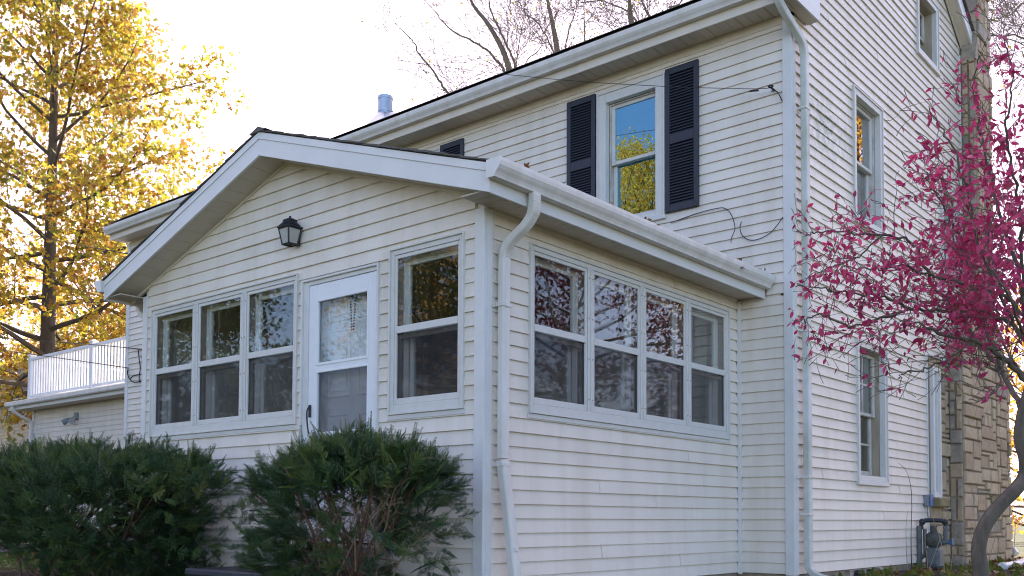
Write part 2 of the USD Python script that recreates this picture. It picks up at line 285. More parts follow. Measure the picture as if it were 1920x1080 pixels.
def scatter(tv, tf, pos, d, nrm, size, clump=1.1):
    """copies of the template (columns: along, across, out) as one mesh"""
    d = unit(d); s_ = unit(np.cross(nrm, d)); n_ = np.cross(d, s_)
    size = np.broadcast_to(A(size, float), (len(pos),))
    v = pos[:, None] + size[:, None, None] * (tv[None, :, 0:1] * d[:, None] + tv[None, :, 1:2] * s_[:, None] + tv[None, :, 2:3] * n_[:, None])
    f = tf[None] + (np.arange(len(pos)) * len(tv))[:, None, None]
    pos = A(pos, float); key = np.abs(np.sin(pos @ A([12.9898, 78.233, 37.719])) * 43758.5453) % 1.0
    tint = np.clip(.62 * key + .62 * (meshkit.fbm(pos * clump, 3, 5) - .5) + .19, 0, 1)
    return v.reshape(-1, 3), f.reshape(-1, 3), np.repeat(tint, len(tv))
# leaf templates of unit length
OVAL = (A([[0, 0, 0], [.28, .2, .05], [.28, -.2, .05], [.3, 0, 0], [.62, .19, .03], [.62, -.19, .03], [.65, 0, -.03], [1, 0, -.10]]),
        A([[0, 3, 1], [0, 2, 3], [3, 4, 1], [3, 6, 4], [3, 2, 5], [3, 5, 6], [6, 7, 4], [6, 5, 7]]))
LOBE = (A([[0, 0, 0], [.3, .28, .06], [.42, .1, 0], [.62, .36, .05], [.72, .12, 0], [1, 0, -.08], [.72, -.12, 0], [.62, -.36, .05], [.42, -.1, 0], [.3, -.28, .06]]),
        A([[0, 2, 1], [2, 4, 3], [4, 6, 5], [2, 6, 4], [2, 8, 6], [0, 8, 2], [0, 9, 8], [8, 7, 6]]))
DIAM = (A([[0, 0, 0], [.5, .3, .06], [.5, -.3, .06], [1, 0, -.05]]), A([[0, 3, 1], [0, 2, 3]]))

# ---------------------------------------------------------------- ground
def ground_z(x, y):
    x, y = np.asarray(x, float), np.asarray(y, float)
    dx = np.maximum(x - 0.6, 0); dy = np.where(x < 0.6, np.maximum(-0.9 - y, 0), np.maximum(-0.9 - y, 0))
    left = np.clip((x + 13) / 7, 0, 1)
    d = np.where((x > 0.6) & (y > -0.9), dx, np.hypot(dx, dy))
    s = np.clip((d - 0.7) / 4.6, 0, 1); s = s * s * (3 - 2 * s)
    return -1.22 - 0.95 * s * left - 0.012 * np.clip(-x - 6, 0, 20) * 0.3
gx = np.unique(np.concatenate([-np.geomspace(16, 700, 16), np.linspace(-15, 9, 97), np.geomspace(10, 700, 16)]))
gy = np.unique(np.concatenate([-np.geomspace(10, 700, 16), np.linspace(-9, 14, 93), np.geomspace(15, 700, 16)]))
GX, GY = np.meshgrid(gx, gy, indexing='ij')
GV = np.stack([GX, GY, ground_z(GX, GY) + 0.02 * (meshkit.fbm(np.stack([GX, GY, 0 * GX], -1) * 1.7) - 0.5)], -1).reshape(-1, 3)
ii, jj = np.meshgrid(np.arange(len(gx) - 1), np.arange(len(gy) - 1), indexing='ij'); ny = len(gy)
q = np.stack([ii * ny + jj, (ii + 1) * ny + jj, (ii + 1) * ny + jj + 1, ii * ny + jj + 1], -1).reshape(-1, 4)
gm = usdkit.material(stage, LK + 'lawn', {'g': ('geometry', {}), 'n1': ('noise_texture', {'scale': 0.7, 'detail': 6.0}), 'n2': ('noise_texture', {'scale': 45.0, 'detail': 4.0}),
    'r1': ('rgb_ramp', {'ramp': [(0.32, (0.05, 0.085, 0.02)), (0.52, (0.10, 0.115, 0.035)), (0.68, (0.19, 0.135, 0.06))]}), 'mx': ('mix_color', {'blend_type': 'multiply', 'fac': 0.6}),
    'r2': ('rgb_ramp', {'ramp': [(0.3, (0.45, 0.45, 0.4)), (0.7, (1, 1, 1))]}), 'b': ('bump', {'strength': 0.8, 'distance': 0.03}), 'p': ('principled_bsdf', {'roughness': 0.9})},
    [('g.position', 'n1.vector'), ('g.position', 'n2.vector'), ('n1.fac', 'r1.fac'), ('n2.fac', 'r2.fac'), ('r1.color', 'mx.a'), ('r2.color', 'mx.b'), ('mx.result', 'p.base_color'), ('n2.fac', 'b.height'), ('b.normal', 'p.normal')], surface='p.BSDF')
struct('ground', (GV, np.vstack([q[:, [0, 1, 2]], q[:, [0, 2, 3]]])), gm, smooth=True)
drive = [(x, y, float(ground_z(x, y)) + 0.03) for x in np.linspace(-18.4, -12.6, 7) for y in np.linspace(-22, 4.66, 28)]
i7, j28 = np.meshgrid(np.arange(6), np.arange(27), indexing='ij'); q = np.stack([i7 * 28 + j28, (i7 + 1) * 28 + j28, (i7 + 1) * 28 + j28 + 1, i7 * 28 + j28 + 1], -1).reshape(-1, 4)
struct('driveway', (A(drive), np.vstack([q[:, [0, 1, 2]], q[:, [0, 2, 3]]])), MT['asphalt'])
bed = [(x, y) for x in np.linspace(-6.5, 2.6, 47) for y in np.linspace(-1.5, 9.5, 56)]
bedv = A([(x, y, float(ground_z(x, y)) + 0.02 + 0.015 * float(meshkit.noise(A([x * 9, y * 9, 0.0])))) for x, y in bed])
ii, jj = np.meshgrid(np.arange(46), np.arange(55), indexing='ij'); q = np.stack([ii * 56 + jj, (ii + 1) * 56 + jj, (ii + 1) * 56 + jj + 1, ii * 56 + jj + 1], -1).reshape(-1, 4)
keep = ~((bedv[q].mean(1)[:, 0] < 0.5) & (bedv[q].mean(1)[:, 1] > 0.1))
q = q[keep]
struct('planting_bed', (bedv, np.vstack([q[:, [0, 1, 2]], q[:, [0, 2, 3]]])), mat_plain('bare_soil', (0.085, 0.06, 0.04), 0.95, 18.0, 0.5, bump=0.7, bscale=50))

# ---------------------------------------------------------------- the house
HOUSE = thing('house', (0, 0, -1.22), 'two-storey white vinyl-sided house with gabled sunroom porch and stone chimney', 'house')
E_ = 0.1016
PW, D, X1 = 4.444, 3.704, 0.5535
BOARDS = []          # (mesh, material, wall path, apparent size)
def siding(W, region, holes, wall, mat, tz, umap, splices=(), far=False, auto=False):
    """one real board for each course and run between openings: thick bottom lip, tapering up under the next one"""
    zmin, zmax = region.bounds[1], region.bounds[3]
    hole = unary_union(holes) if holes else None
    for k in range(math.floor((zmin - tz) / E_), math.ceil((zmax - tz) / E_)):
        zb, zt = tz + k * E_, tz + (k + 1) * E_
        g = region.intersection(sbox(-99, zb, 99, zt))
        if hole is not None: g = g.difference(hole)
        cuts = [u for kk, u in splices if kk == k]
        if auto and not cuts and random.random() < .55:
            b_ = g.bounds
            if len(b_) == 4 and b_[2] - b_[0] > 2.4: cuts = [random.uniform(max(b_[0], -5.0) + .5, b_[2] - .5)]
        parts = [g_ for g_ in getattr(g, 'geoms', [g]) if g_.geom_type == 'Polygon']
        for u in cuts:
            parts = [h for g_ in parts for h in (g_.intersection(sbox(-99, -99, u - 0.001, 99)), g_.intersection(sbox(u + 0.001, -99, 99, 99))) if h.geom_type == 'Polygon']
        for n_, g_ in enumerate(parts):
            if g_.area < 2e-4: continue
            jit = random.uniform(-0.0012, 0.0012) + (0.0025 if n_ and cuts else 0); fa, fb = random.uniform(1.0, 2.2), random.uniform(0, 6); M_ = []
            zs = zb + 0.80 * E_
            for q0, q1 in ((zb, zs), (zs, zt)):
                for h in [g_.intersection(sbox(-99, q0, 99, q1))]:
                    for h in getattr(h, 'geoms', [h]):
                        if h.geom_type != 'Polygon' or h.area < 1e-5: continue
                        m_ = trimesh.creation.extrude_polygon(h, 1.0, engine='earcut'); v = m_.vertices
                        front = np.interp(v[:, 1], [zb, zs, zt], [0.007, -0.003, -0.0105]) + jit + 0.0015 * np.sin(v[:, 0] * fa + fb)
                        P = W.pt(v[:, 0], v[:, 1] + 0.0012 * np.sin(v[:, 0] * 1.3 + k), np.where(v[:, 2] < 0.5, -0.0165, front))
                        M_.append(trimesh.Trimesh(P, m_.faces, process=False))
            if not M_: continue
            m_ = cat(M_); c = m_.vertices.mean(0)
            BOARDS.append((m_, mat, wall, 0.0 if far else g_.area / np.sum((c - CAM) ** 2)))
def backing(W, region, holes, t=0.12):
    return W.poly(region.difference(unary_union(holes)) if holes else region, -0.1 - 0.02, -0.017)

# openings: porch front, porch side, end wall, upstairs front
O_L, O_D, O_R = (-4.284, -2.029, .150, 1.376), (-1.962, -1.047, -.86, 1.300), (-.923, -.1755, .150, 1.376)
O_S = (.4866, 3.4855, .150, 1.376)
O_E1, O_E2, O_EA, O_E3 = (5.245, 6.10, 2.60, 4.02), (5.28, 6.15, -.19, 1.30), (7.38, 8.20, 5.21, 6.06), (8.25, 9.03, 2.57, 3.79)
O_U1, O_U2 = (-1.66, -.82, 2.53, 4.00), (-4.90, -4.06, 2.53, 4.00)
hb = lambda o, g=0.0: sbox(o[0] - g, o[2] - g, o[1] + g, o[3] + g)
GA, GS = 2.352, 0.334                                   # porch gable: frieze apex height, slope
gable = Polygon([(-PW, -1.06), (0, -1.06), (0, 1.52), (0, GA - GS * 2.222 - 0.0), (-2.222, GA), (-PW, GA - GS * 2.222), (-PW, 1.52)])
front_wall = add(HOUSE, 'porch_front_wall', backing(PF, gable, [hb(O_L), hb(O_D), hb(O_R)]), MT['siding'])
side_wall = add(HOUSE, 'porch_side_wall', backing(PS, sbox(0.125, -1.06, 3.58, 1.54), [hb(O_S)]), MT['siding'])
main_wall = add(HOUSE, 'main_front_wall', backing(MF, sbox(-11.70, -1.06, 0.43, 4.22), [hb(O_U1), hb(O_U2)]), MT['siding'])
roofz = lambda y: 4.28 + 0.585 * (np.minimum(y, 15.5 - y) - 3.28)
endpoly = Polygon([(3.83, -1.06), (9.93, -1.06), (9.93, float(roofz(9.93)) - .06), (7.75, float(roofz(7.75)) - 0.06), (3.83, 4.2)])
end_wall = add(HOUSE, 'end_wall', backing(EW, endpoly, [hb(o) for o in (O_E1, O_E2, O_EA, O_E3)]), MT['siding'])
back_wall = add(HOUSE, 'back_wall', cat([bx(-11.70, 0.43, 9.86, 9.95, -1.06, 5.6), bx(-11.70, -11.58, 3.83, 9.85, -1.06, 4.2),
                                         trimesh.convex.convex_hull(A([(x, y, z) for x in (-11.7, -11.6) for y, z in ((3.9, 4.21), (9.85, 4.21), (9.85, 5.6), (7.75, 6.75))]))]), MT['siding'])
inz = 0.075
siding(PF, Polygon([(-PW + .07, -1.118), (-.076, -1.118), (-.076, GA - GS * 2.146 - .03), (-2.222, GA - .03), (-PW + .07, GA - GS * 2.152 - .03)]),
       [hb(O_L, .004), hb(O_D, .004), hb(O_R, .004), sbox(-2.01, -1.2, -0.9, -0.82)], front_wall, MT['siding'], 0.0, None, splices=[(15, -1.45), (14, -.921), (13, -2.0), (18, -1.9), (-3, -2.6), (-6, -3.3), (16, -3.1)], auto=True)
siding(PS, sbox(.079, -1.118, 3.668, 1.50), [hb(O_S, .004)], side_wall, MT['siding'], 0.0, None, splices=[(-5, 2.2), (-9, 1.4), (-3, 3.0)], auto=True)
siding(MF, sbox(.034, -1.118, .474, 1.50), [], main_wall, MT['siding'], 0.0, None)
pg = Polygon([(-PW - .3, 1.3), (.30, 1.3), (.30, 1.69), (-2.222, 2.53), (-PW - .3, 1.69)])
siding(MF, sbox(-11.62, 15 * E_, .474, 4.11), [hb(O_U1, .004), hb(O_U2, .004), pg], main_wall, MT['siding'], 0.0, None, splices=[(24, -3.2), (22, -.9), (37, -1.0), (37, -4.4), (35, -2.9), (18, .15), (30, -3.0), (27, -2.4)], auto=True)
siding(MF, sbox(-11.62, -1.118, -PW - .005, 15 * E_), [], main_wall, MT['siding'], 0.0, None)
siding(MF, sbox(-PW + .02, -.80, -.02, 1.50), [], main_wall, MT['siding'], 0.0, None, far=True)
siding(EW, sbox(3.785, -1.118, 7.575, 14 * E_), [hb(O_E2, .004)], end_wall, MT['siding_moss'], 0.0, None, auto=True)
uptop = Polygon([(3.785, 14 * E_), (9.165, 14 * E_), (9.165, float(roofz(9.165)) - .17), (7.75, float(roofz(7.75)) - .17), (4.06, float(roofz(4.06)) - .17), (4.06, 4.20), (3.785, 4.20)])
siding(EW, uptop, [hb(O_E1, .004), hb(O_EA, .004), hb(O_E3, .004)], end_wall, MT['siding_moss'], 0.0, None, splices=[(41, 5.05), (37, 6.6), (45, 6.0), (39, 7.1), (34, 6.3), (43, 4.6), (30, 7.0), (47, 6.9), (36, 4.6)], auto=True)
BOARDS.sort(key=lambda b: -b[3])
for m_, mt, w, s_ in BOARDS[:294]: add(w, 'siding_board', m_, mt)
rest = {}
for m_, mt, w, s_ in BOARDS[294:]: rest.setdefault((w, str(mt.GetPath())), []).append((m_, mt))
for (w, _), L in rest.items(): add(w, 'siding_board', cat([x[0] for x in L]), L[0][1], kind='stuff')

# corner posts, J-channels, foundation
add(HOUSE, 'corner_post', cat([PF.box(-.075, 0.016, -1.13, 1.515, -.02, .016, .004), PS.box(.0202, .077, -1.13, 1.515, -.02, .016, .004)]), MT['trim'])
add(HOUSE, 'corner_post', cat([PF.box(-PW - .012, -PW + .068, -1.13, 1.53, -.02, .016, .004), bx(-PW - .0115, -PW + .01, .0202, .08, -1.13, 1.53, .004)]), MT['trim'])
add(HOUSE, 'corner_post', cat([MF.box(.475, X1 + .016, -1.13, 4.17, -.02, .016, .004), EW.box(D + .0202, D + .08, -1.13, 4.17, -.02, .016, .004)]), MT['trim'])
add(HOUSE, 'corner_post', cat([MF.box(-11.72, -11.62, -1.13, 4.17, -.02, .016, .004), bx(-11.719, -11.70, 3.7242, 3.80, -1.13, 4.17, .003)]), MT['trim'])
add(HOUSE, 'inner_corner', bx(0.0, .034, 3.668, D + .005, -1.135, 1.50, .003), MT['trim'])
add(HOUSE, 'inner_corner', bx(-PW - .034, -PW, 3.668, D + .005, -1.135, 1.50, .003), MT['trim'])
fz = lambda u: GA - GS * abs(u + 2.222)
fl = [Polygon([(-2.222, GA + .012), (0.26, fz(0.26) + .012), (0.26, fz(0.26) - .032), (-2.222, GA - .032)]), Polygon([(-2.222, GA + .012), (-PW - .28, fz(-PW - .28) + .012), (-PW - .28, fz(-PW - .28) - .032), (-2.222, GA - .032)])]
for p_ in fl: add(HOUSE, 'gable_frieze', PF.poly(p_, -.012, .013), MT['cream'])
add(HOUSE, 'frieze', PS.box(.02, 3.69, 1.497, 1.545, -.01, .010, .003), MT['cream'])
add(HOUSE, 'frieze', MF.box(-11.62, .474, 4.105, 4.19, -.01, .014, .004), MT['cream'])
for f_ in [PF.box(-PW + .02, -.02, -1.6, -1.10, -.12, -.02), PS.box(.03, 3.72, -1.6, -1.10, -.12, -.022), MF.box(-11.66, X1 - .05, -1.6, -1.10, -.12, -.024),
                              EW.box(3.76, 5.09, -1.6, -1.125, -.12, -.012), EW.box(6.08, 7.6, -1.6, -1.125, -.12, -.012), EW.box(5.09, 6.08, -1.6, -1.33, -.12, -.012), EW.box(10.0, 10.2, -1.6, -1.125, -.12, -.03)]:
    add(HOUSE, 'foundation', f_, MT['found'])
cw = add(HOUSE, 'cellar_window', cat([EW.ring(5.09, 6.08, -1.33, -1.128, .13, -.08, -.02, .003, wb=.03, wt=.012), EW.box(5.56, 5.59, -1.318, -1.142, -.075, -.03)]), MT['frame_old'], label='low cellar window with weathered grey posts')
add(cw, 'pane', EW.box(5.22, 5.95, -1.30, -1.14, -.072, -.068), MT['glass_old'])
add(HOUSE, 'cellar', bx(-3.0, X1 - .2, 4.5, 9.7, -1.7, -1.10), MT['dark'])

# ---------------------------------------------------------------- windows
def storm_unit(W, o, n, flip=1):
    """n double-hung lites side by side under storm frames, as on the porch"""
    a, b, z0, z1 = o; w = (b - a) / n
    fr = [W.ring(a - .006, b + .006, z0 - .004, z1 + .006, .014, -.02, .026, .002), W.ring(a + .008, b - .008, z0 + .010, z1 - .008, .034, -.06, .012, .003, wb=.058, wt=.036)]
    for k in range(1, n): fr += [W.box(a + k * w - .036, a + k * w + .036, z0 + .068, z1 - .044, -.06, .0105, .003), W.box(a + k * w - .005, a + k * w + .005, z0 + .07, z1 - .044, .0106, .016, .002)]
    fr += [W.box(a - .02, b + .02, z0 - .042, z0 - .006, -.01, .014, .004)]
    win = add(HOUSE, 'window', cat(fr), MT['frame'])
    zm = z0 + .62
    for k in range(n):
        l, r = a + k * w + .040, a + (k + 1) * w - .040
        if k == 0: l = a + .043
        if k == n - 1: r = b - .043
        zb, zt = z0 + .070, z1 - .046
        add(win, 'storm_frame', cat([W.ring(l, r, zb, zt, .020, -.012, .004, .002, wb=.046, wt=.026), W.box(l + .020, r - .020, zm - .022, zm + .030, -.012, .006, .003)]), MT['frame'])
        add(win, 'upper_pane', W.box(l + .021, r - .021, zm + .0305, zt - .027, -.007, -.004), MT['glass'])
        add(win, 'screen', W.box(l + .021, r - .021, zb + .0465, zm - .0225, -.022, -.0205), MT['screen'])
        add(win, 'track', cat([W.ring(l, r, zb, zt, .012, -.075, -.0235, .0015), W.box(l + .012, l + .024, zb + .012, zm - .03, -.055, -.030), W.box(r - .024, r - .012, zb + .012, zm - .03, -.055, -.030), W.box(l + .024, r - .024, zm - .06, zm - .03, -.06, -.03)]), MT['jamb'])
        add(win, 'inner_sash', cat([W.ring(l - .004, r + .004, zb - .004, zt + .004, .030, -.125, -.0755, .003), W.ring(l + .026, r - .026, zm - .01, zt - .026, .036, -.118, -.084, .003), W.ring(l + .026, r - .026, zb + .026, zm + .018, .036, -.158, -.126, .003)]), MT['frame'])
        add(win, 'inner_pane', cat([W.box(l + .062, r - .062, zm + .026, zt - .062, -.102, -.100), W.box(l + .062, r - .062, zb + .062, zm - .018, -.143, -.141)]), MT['glass_in'])
    # screws along the outer frame
    sc = [W.box(u - .004, u + .004, z - .004, z + .004, .011, .0142) for k in range(1, n) for u in (a + k * w - .024, a + k * w + .024) for z in np.linspace(z0 + .16, z1 - .12, 4)]
    if sc: add(win, 'screws', cat(sc), MT['jamb'], kind='stuff')
    return win
storm_unit(PF, O_L, 3); storm_unit(PF, O_R, 1); storm_unit(PS, O_S, 4)

def sash_window(W, o, casing=.085, old=False, muntin=False, deep=.07, glass='glass_up', outm=None):
    a, b, z0, z1 = o; fm = MT['frame_old'] if old else MT['frame']
    win = add(HOUSE, 'window', cat([W.ring(a - .008, b + .008, z0 - .008, z1 + .008, .016, -.02, .028, .002), W.ring(a + .008, b - .008, z0 + .008, z1 - .008, casing - .01, -.05, .017, .003, wb=.045), W.box(a - .02, b + .02, z0 - .05, z0 - .009, -.01, .034, .005)]), outm or MT['frame'])
    l, r, zb, zt = a + casing, b - casing, z0 + .055, z1 - casing; zm = (zb + zt) / 2
    add(win, 'jamb', W.ring(l, r, zb, zt, .014, -deep - .12, -.0505, .002), MT['tan_jamb'] if old else MT['frame_old'])
    l, r, zb, zt = l + .015, r - .015, zb + .015, zt - .015
    for nm, q0, q1, oo in (('upper_sash', zm - .018, zt, -deep), ('lower_sash', zb, zm + .018, -deep - .042)):
        s_ = add(win, nm, W.ring(l, r, q0, q1, .042, oo - .036, oo, .004, wb=.05 if nm[0] == 'l' else .036, wt=.036), fm)
        add(win, 'pane', W.box(l + .041, r - .041, q0 + .035, q1 - .035, oo - .020, oo - .016), MT[glass])
        if muntin:
            c_ = (l + r) / 2; h_ = (q0 + q1) / 2
            add(win, 'muntin', cat([W.box(c_ - .011, c_ + .011, q0 + .036, q1 - .036, oo - .030, oo - .004, .003), W.box(l + .042, c_ - .011, h_ - .011, h_ + .011, oo - .030, oo - .006, .003), W.box(c_ + .011, r - .042, h_ - .011, h_ + .011, oo - .030, oo - .006, .003)]), fm)
    return win
wu = sash_window(MF, O_U1, .11); sash_window(MF, O_U2, .11)
sash_window(EW, O_E1, .075, glass='glass_side'); sash_window(EW, O_E2, .065, old=True, muntin=True, deep=.09, glass='glass_old')
sash_window(EW, O_EA, .075, old=True, deep=.13, glass='glass_old'); sash_window(EW, O_E3, .075, glass='glass_side')
def shutter(u0, u1, z0, z1):
    fr = [MF.ring(u0, u1, z0, z1, .052, .006, .036, .004, wb=.07, wt=.07), MF.box(u0 + .052, u1 - .052, (z0 + z1) / 2 - .05, (z0 + z1) / 2 + .05, .006, .035, .004), MF.box(u0 + .05, u1 - .05, z0 + .05, z1 - .05, .005, .010)]
    s_ = add(HOUSE, 'shutter', cat(fr), MT['shutter'])
    lv = []
    for q0, q1 in ((z0 + .07, (z0 + z1) / 2 - .05), ((z0 + z1) / 2 + .05, z1 - .07)):
        n = int((q1 - q0) / .030)
        for k in range(n):
            zc = q0 + (k + .5) * (q1 - q0) / n
            v = MF.pt([u0 + .052, u1 - .052] * 4, [zc + .016, zc + .016, zc + .010, zc + .010, zc - .016, zc - .016, zc - .010, zc - .010], [.010] * 4 + [.034, .034, .034, .034])
            lv.append(trimesh.convex.convex_hull(v))
    add(s_, 'louvres', cat(lv), MT['shutter'], kind='stuff')
shutter(-2.068, -1.684, 2.53, 4.03); shutter(-.800, -.416, 2.53, 4.03); shutter(-4.044, -3.652, 2.53, 4.03); shutter(-5.31, -4.925, 2.53, 4.03)

# ---------------------------------------------------------------- doors of the porch
a, b, z0, z1 = O_D
dr = add(HOUSE, 'storm_door', cat([PF.ring(-1.886, -1.070, -.80, 1.252, .105, -.03, .004, .004, wb=.16, wt=.13), PF.box(-1.781, -1.175, .55, .605, -.028, .002, .004), PF.box(-1.781, -1.175, -.02, .06, -.028, .002, .004), PF.box(-1.78, -1.176, -.64, -.02, -.022, -.010)]), MT['door'])
add(dr, 'pane', PF.box(-1.781, -1.175, .605, 1.122, -.018, -.014), MT['glass'])
add(dr, 'pane', PF.box(-1.781, -1.175, .06, .55, -.021, -.019), MT['screen'])
add(dr, 'glazing_bead', cat([PF.ring(-1.793, -1.163, .598, 1.134, .022, -.012, .008, .003), PF.ring(-1.793, -1.163, .05, .556, .016, -.012, .007, .003)]), MT['door'])
add(dr, 'handle', cat([PF.box(-1.868, -1.838, .19, .29, .004, .016, .004), trimesh.Trimesh(*tube(smooth_path(PF.pt([-1.853, -1.853, -1.848, -1.838, -1.832], [.28, .24, .17, .09, .05], [.012, .038, .042, .038, .03])), [.011, .010, .009, .008, .007] + [.007] * 20, 6) if False else tube(smooth_path(PF.pt([-1.853, -1.853, -1.848, -1.838, -1.832], [.28, .24, .17, .09, .05], [.012, .038, .042, .038, .03])), .006, 6))]), MT['black'])
add(HOUSE, 'door_frame', cat([PF.box(a - .006, a + .012, z0, z1 + .006, -.02, .028, .003), PF.box(b - .012, b + .006, z0, z1 + .006, -.02, .028, .003), PF.box(a + .012, b - .012, z1 - .012, z1 + .006, -.02, .027, .003),
    PF.box(a + .012, -1.889, z0, z1 - .012, -.12, .008, .003), PF.box(-1.067, b - .012, z0, z1 - .012, -.12, .008, .003), PF.box(-1.889, -1.067, 1.256, z1 - .012, -.12, .0075, .003), PF.box(a, b, -.86, -.815, -.12, .05, .006)]), MT['trim'])
idr = add(HOUSE, 'inner_door', PF.box(-1.90, -1.06, -.80, 1.27, -.17, -.125, .003), MT['door'])
for u_ in (-1.80, -1.43):
    for q0, q1 in ((.96, 1.17), (.35, .90), (-.62, .22)):
        add(idr, 'panel', cat([PF.ring(u_, u_ + .28, q0, q1, .022, -.126, -.117, .004), PF.box(u_ + .045, u_ + .235, q0 + .045, q1 - .045, -.126, -.116, .006)]), MT['door'])
bead = []
for s_, n in ((-1, 12), (1, 12)):
    for k in range(n): bead.append(trimesh.creation.icosphere(1, .0075).apply_translation(PF.pt(-1.425 + s_ * (.030 - .0018 * k), 1.10 - .022 * k, -.06)))
add(dr, 'bead_chain', cat(bead + [PF.box(-1.47, -1.38, 1.10, 1.115, -.066, -.03)]), MT['black'])

# porch interior
add(HOUSE, 'porch_floor', bx(-PW + .13, -.13, .13, D - .02, -.95, -.82), MT['floor'])
add(HOUSE, 'porch_ceiling', bx(-PW + .13, -.13, .13, D - .02, 1.53, 1.56), MT['ceil'])
add(HOUSE, 'porch_inner_wall', cat([bx(-PW, -PW + .12, .125, D - .02, -1.06, 1.54)]), MT['siding'])
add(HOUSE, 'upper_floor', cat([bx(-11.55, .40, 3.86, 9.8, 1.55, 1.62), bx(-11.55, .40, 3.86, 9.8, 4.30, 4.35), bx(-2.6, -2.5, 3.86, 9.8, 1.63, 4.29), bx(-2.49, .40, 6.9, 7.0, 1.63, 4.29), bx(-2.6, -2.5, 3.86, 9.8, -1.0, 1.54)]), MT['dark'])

# ---------------------------------------------------------------- porch roof, soffits, gutters
RT = lambda u: 2.520 - .334 * abs(u + 2.222)             # top of barge board at y = -.27
sl, OH = .334, .288
def slope_slab(x0, x1, y0, y1, t0, t1):
    """a slab following the porch roof between x0 and x1 (one side of the ridge), from t0 to t1 below the board top"""
    v = [(x, y, RT(x) - t) for x in (x0, x1) for y in (y0, y1) for t in (t0, t1)]
    return trimesh.convex.convex_hull(A(v))
for s_ in (1, -1):
    X = lambda d: -2.222 + s_ * d
    HW = 2.222 + OH
    bb = add(HOUSE, 'barge_board', slope_slab(X(0.0005), X(HW), -.270, -.250, .056, .190), MT['fascia'])
    add(bb, 'drip_strip', slope_slab(X(0.0005), X(HW), -.276, -.252, 0.0, .0545), MT['fascia'])
    n = 15
    for k in range(n):
        d0, d1 = HW * k / n + .002, HW * (k + 1) / n - .002
        add(HOUSE, 'rake_soffit_panel', slope_slab(X(d0), X(d1), -.2495, -.012, .168, .178), MT['soffit'])
    rf = [slope_slab(X(0.0), X(HW + .01), -.262, D - .02, -.012, .0)]
    add(HOUSE, 'porch_roof_deck', slope_slab(X(0.0), X(HW - .01), -.24, D - .03, .012, .16) if False else cat(rf), MT['shingle'])
    sh = []
    for k in range(19):
        d1 = HW + .03 - k * .1385; d0 = max(d1 - .30, 0.0)
        o = random.uniform(-.004, .012)
        v = [(X(d0), -.285 + o, RT(X(d0)) + .007), (X(d0), D - .02, RT(X(d0)) + .007), (X(d1), -.285 + o, RT(X(d1)) + .016 + .003 * random.random()), (X(d1), D - .02, RT(X(d1)) + .016)]
        v += [(x, y, z + (.006 if i < 2 else .010)) for i, (x, y, z) in enumerate(v)]
        sh.append(trimesh.convex.convex_hull(A(v)))
    add(HOUSE, 'shingles', cat(sh), MT['shingle'], kind='stuff')
    xs = sorted((X(2.222 + .014), X(HW - .004)))
    m_ = 39
    for k in range(m_):
        y0_, y1_ = -.245 + k * .1012, -.245 + (k + 1) * .1012 - .0035
        add(HOUSE, 'soffit_panel', bx(xs[0], xs[1], y0_, y1_, 1.519, 1.529, .0015), MT['soffit'])
    xf = X(HW)
    add(HOUSE, 'fascia_board', bx(xf - .018 * s_ - .0, xf, -.249, D - .01, 1.490, 1.675, .002), MT['fascia'])
    kp = [(0, 1.575), (.066, 1.575), (.070, 1.588), (.080, 1.605), (.098, 1.622), (.112, 1.642), (.116, 1.668), (.116, 1.690), (.108, 1.690), (.110, 1.668), (.106, 1.646), (.093, 1.628), (.075, 1.611), (.064, 1.594), (.062, 1.581), (.004, 1.581), (.004, 1.675), (0, 1.675)]
    gp = Polygon([(x, z) for x, z in kp])
    def gut(y0_, y1_, poly, side=s_, x=xf):
        m_ = trimesh.creation.extrude_polygon(poly, 1.0, engine='earcut'); v = m_.vertices
        g_ = trimesh.Trimesh(np.stack([x + side * (v[:, 0] + .0008), y0_ + (y1_ - y0_) * v[:, 2], v[:, 1]], -1), m_.faces, process=False)
        return g_
    solid = Polygon([(x, z) for x, z in kp[:8]] + [(0, 1.688)])
    G = add(HOUSE, 'gutter', cat([gut(-.298, 3.66, gp)]), MT['gutter'])
    add(G, 'end_cap', gut(-.304, -.2985, solid.buffer(.0025)), MT['trim'])
    add(G, 'end_cap', gut(3.6605, 3.666, solid.buffer(.0025)), MT['trim'])
    if s_ > 0: add(G, 'hanger', cat([bx(xf + .002, xf + .108, y, y + .018, 1.6835, 1.6865) for y in np.arange(0.0, 3.6, .6)]), MT['trim'])
add(HOUSE, 'ridge_cap', cat([trimesh.convex.convex_hull(A([(-2.222 + d, y, 2.520 + .040 - .334 * abs(d) - t) for d in (-.11, 0, .11) for y in (y0_, y0_ + .19) for t in (0, .006)])) for y0_ in np.arange(-.29, 3.5, .2)]), MT['shingle'], kind='stuff')

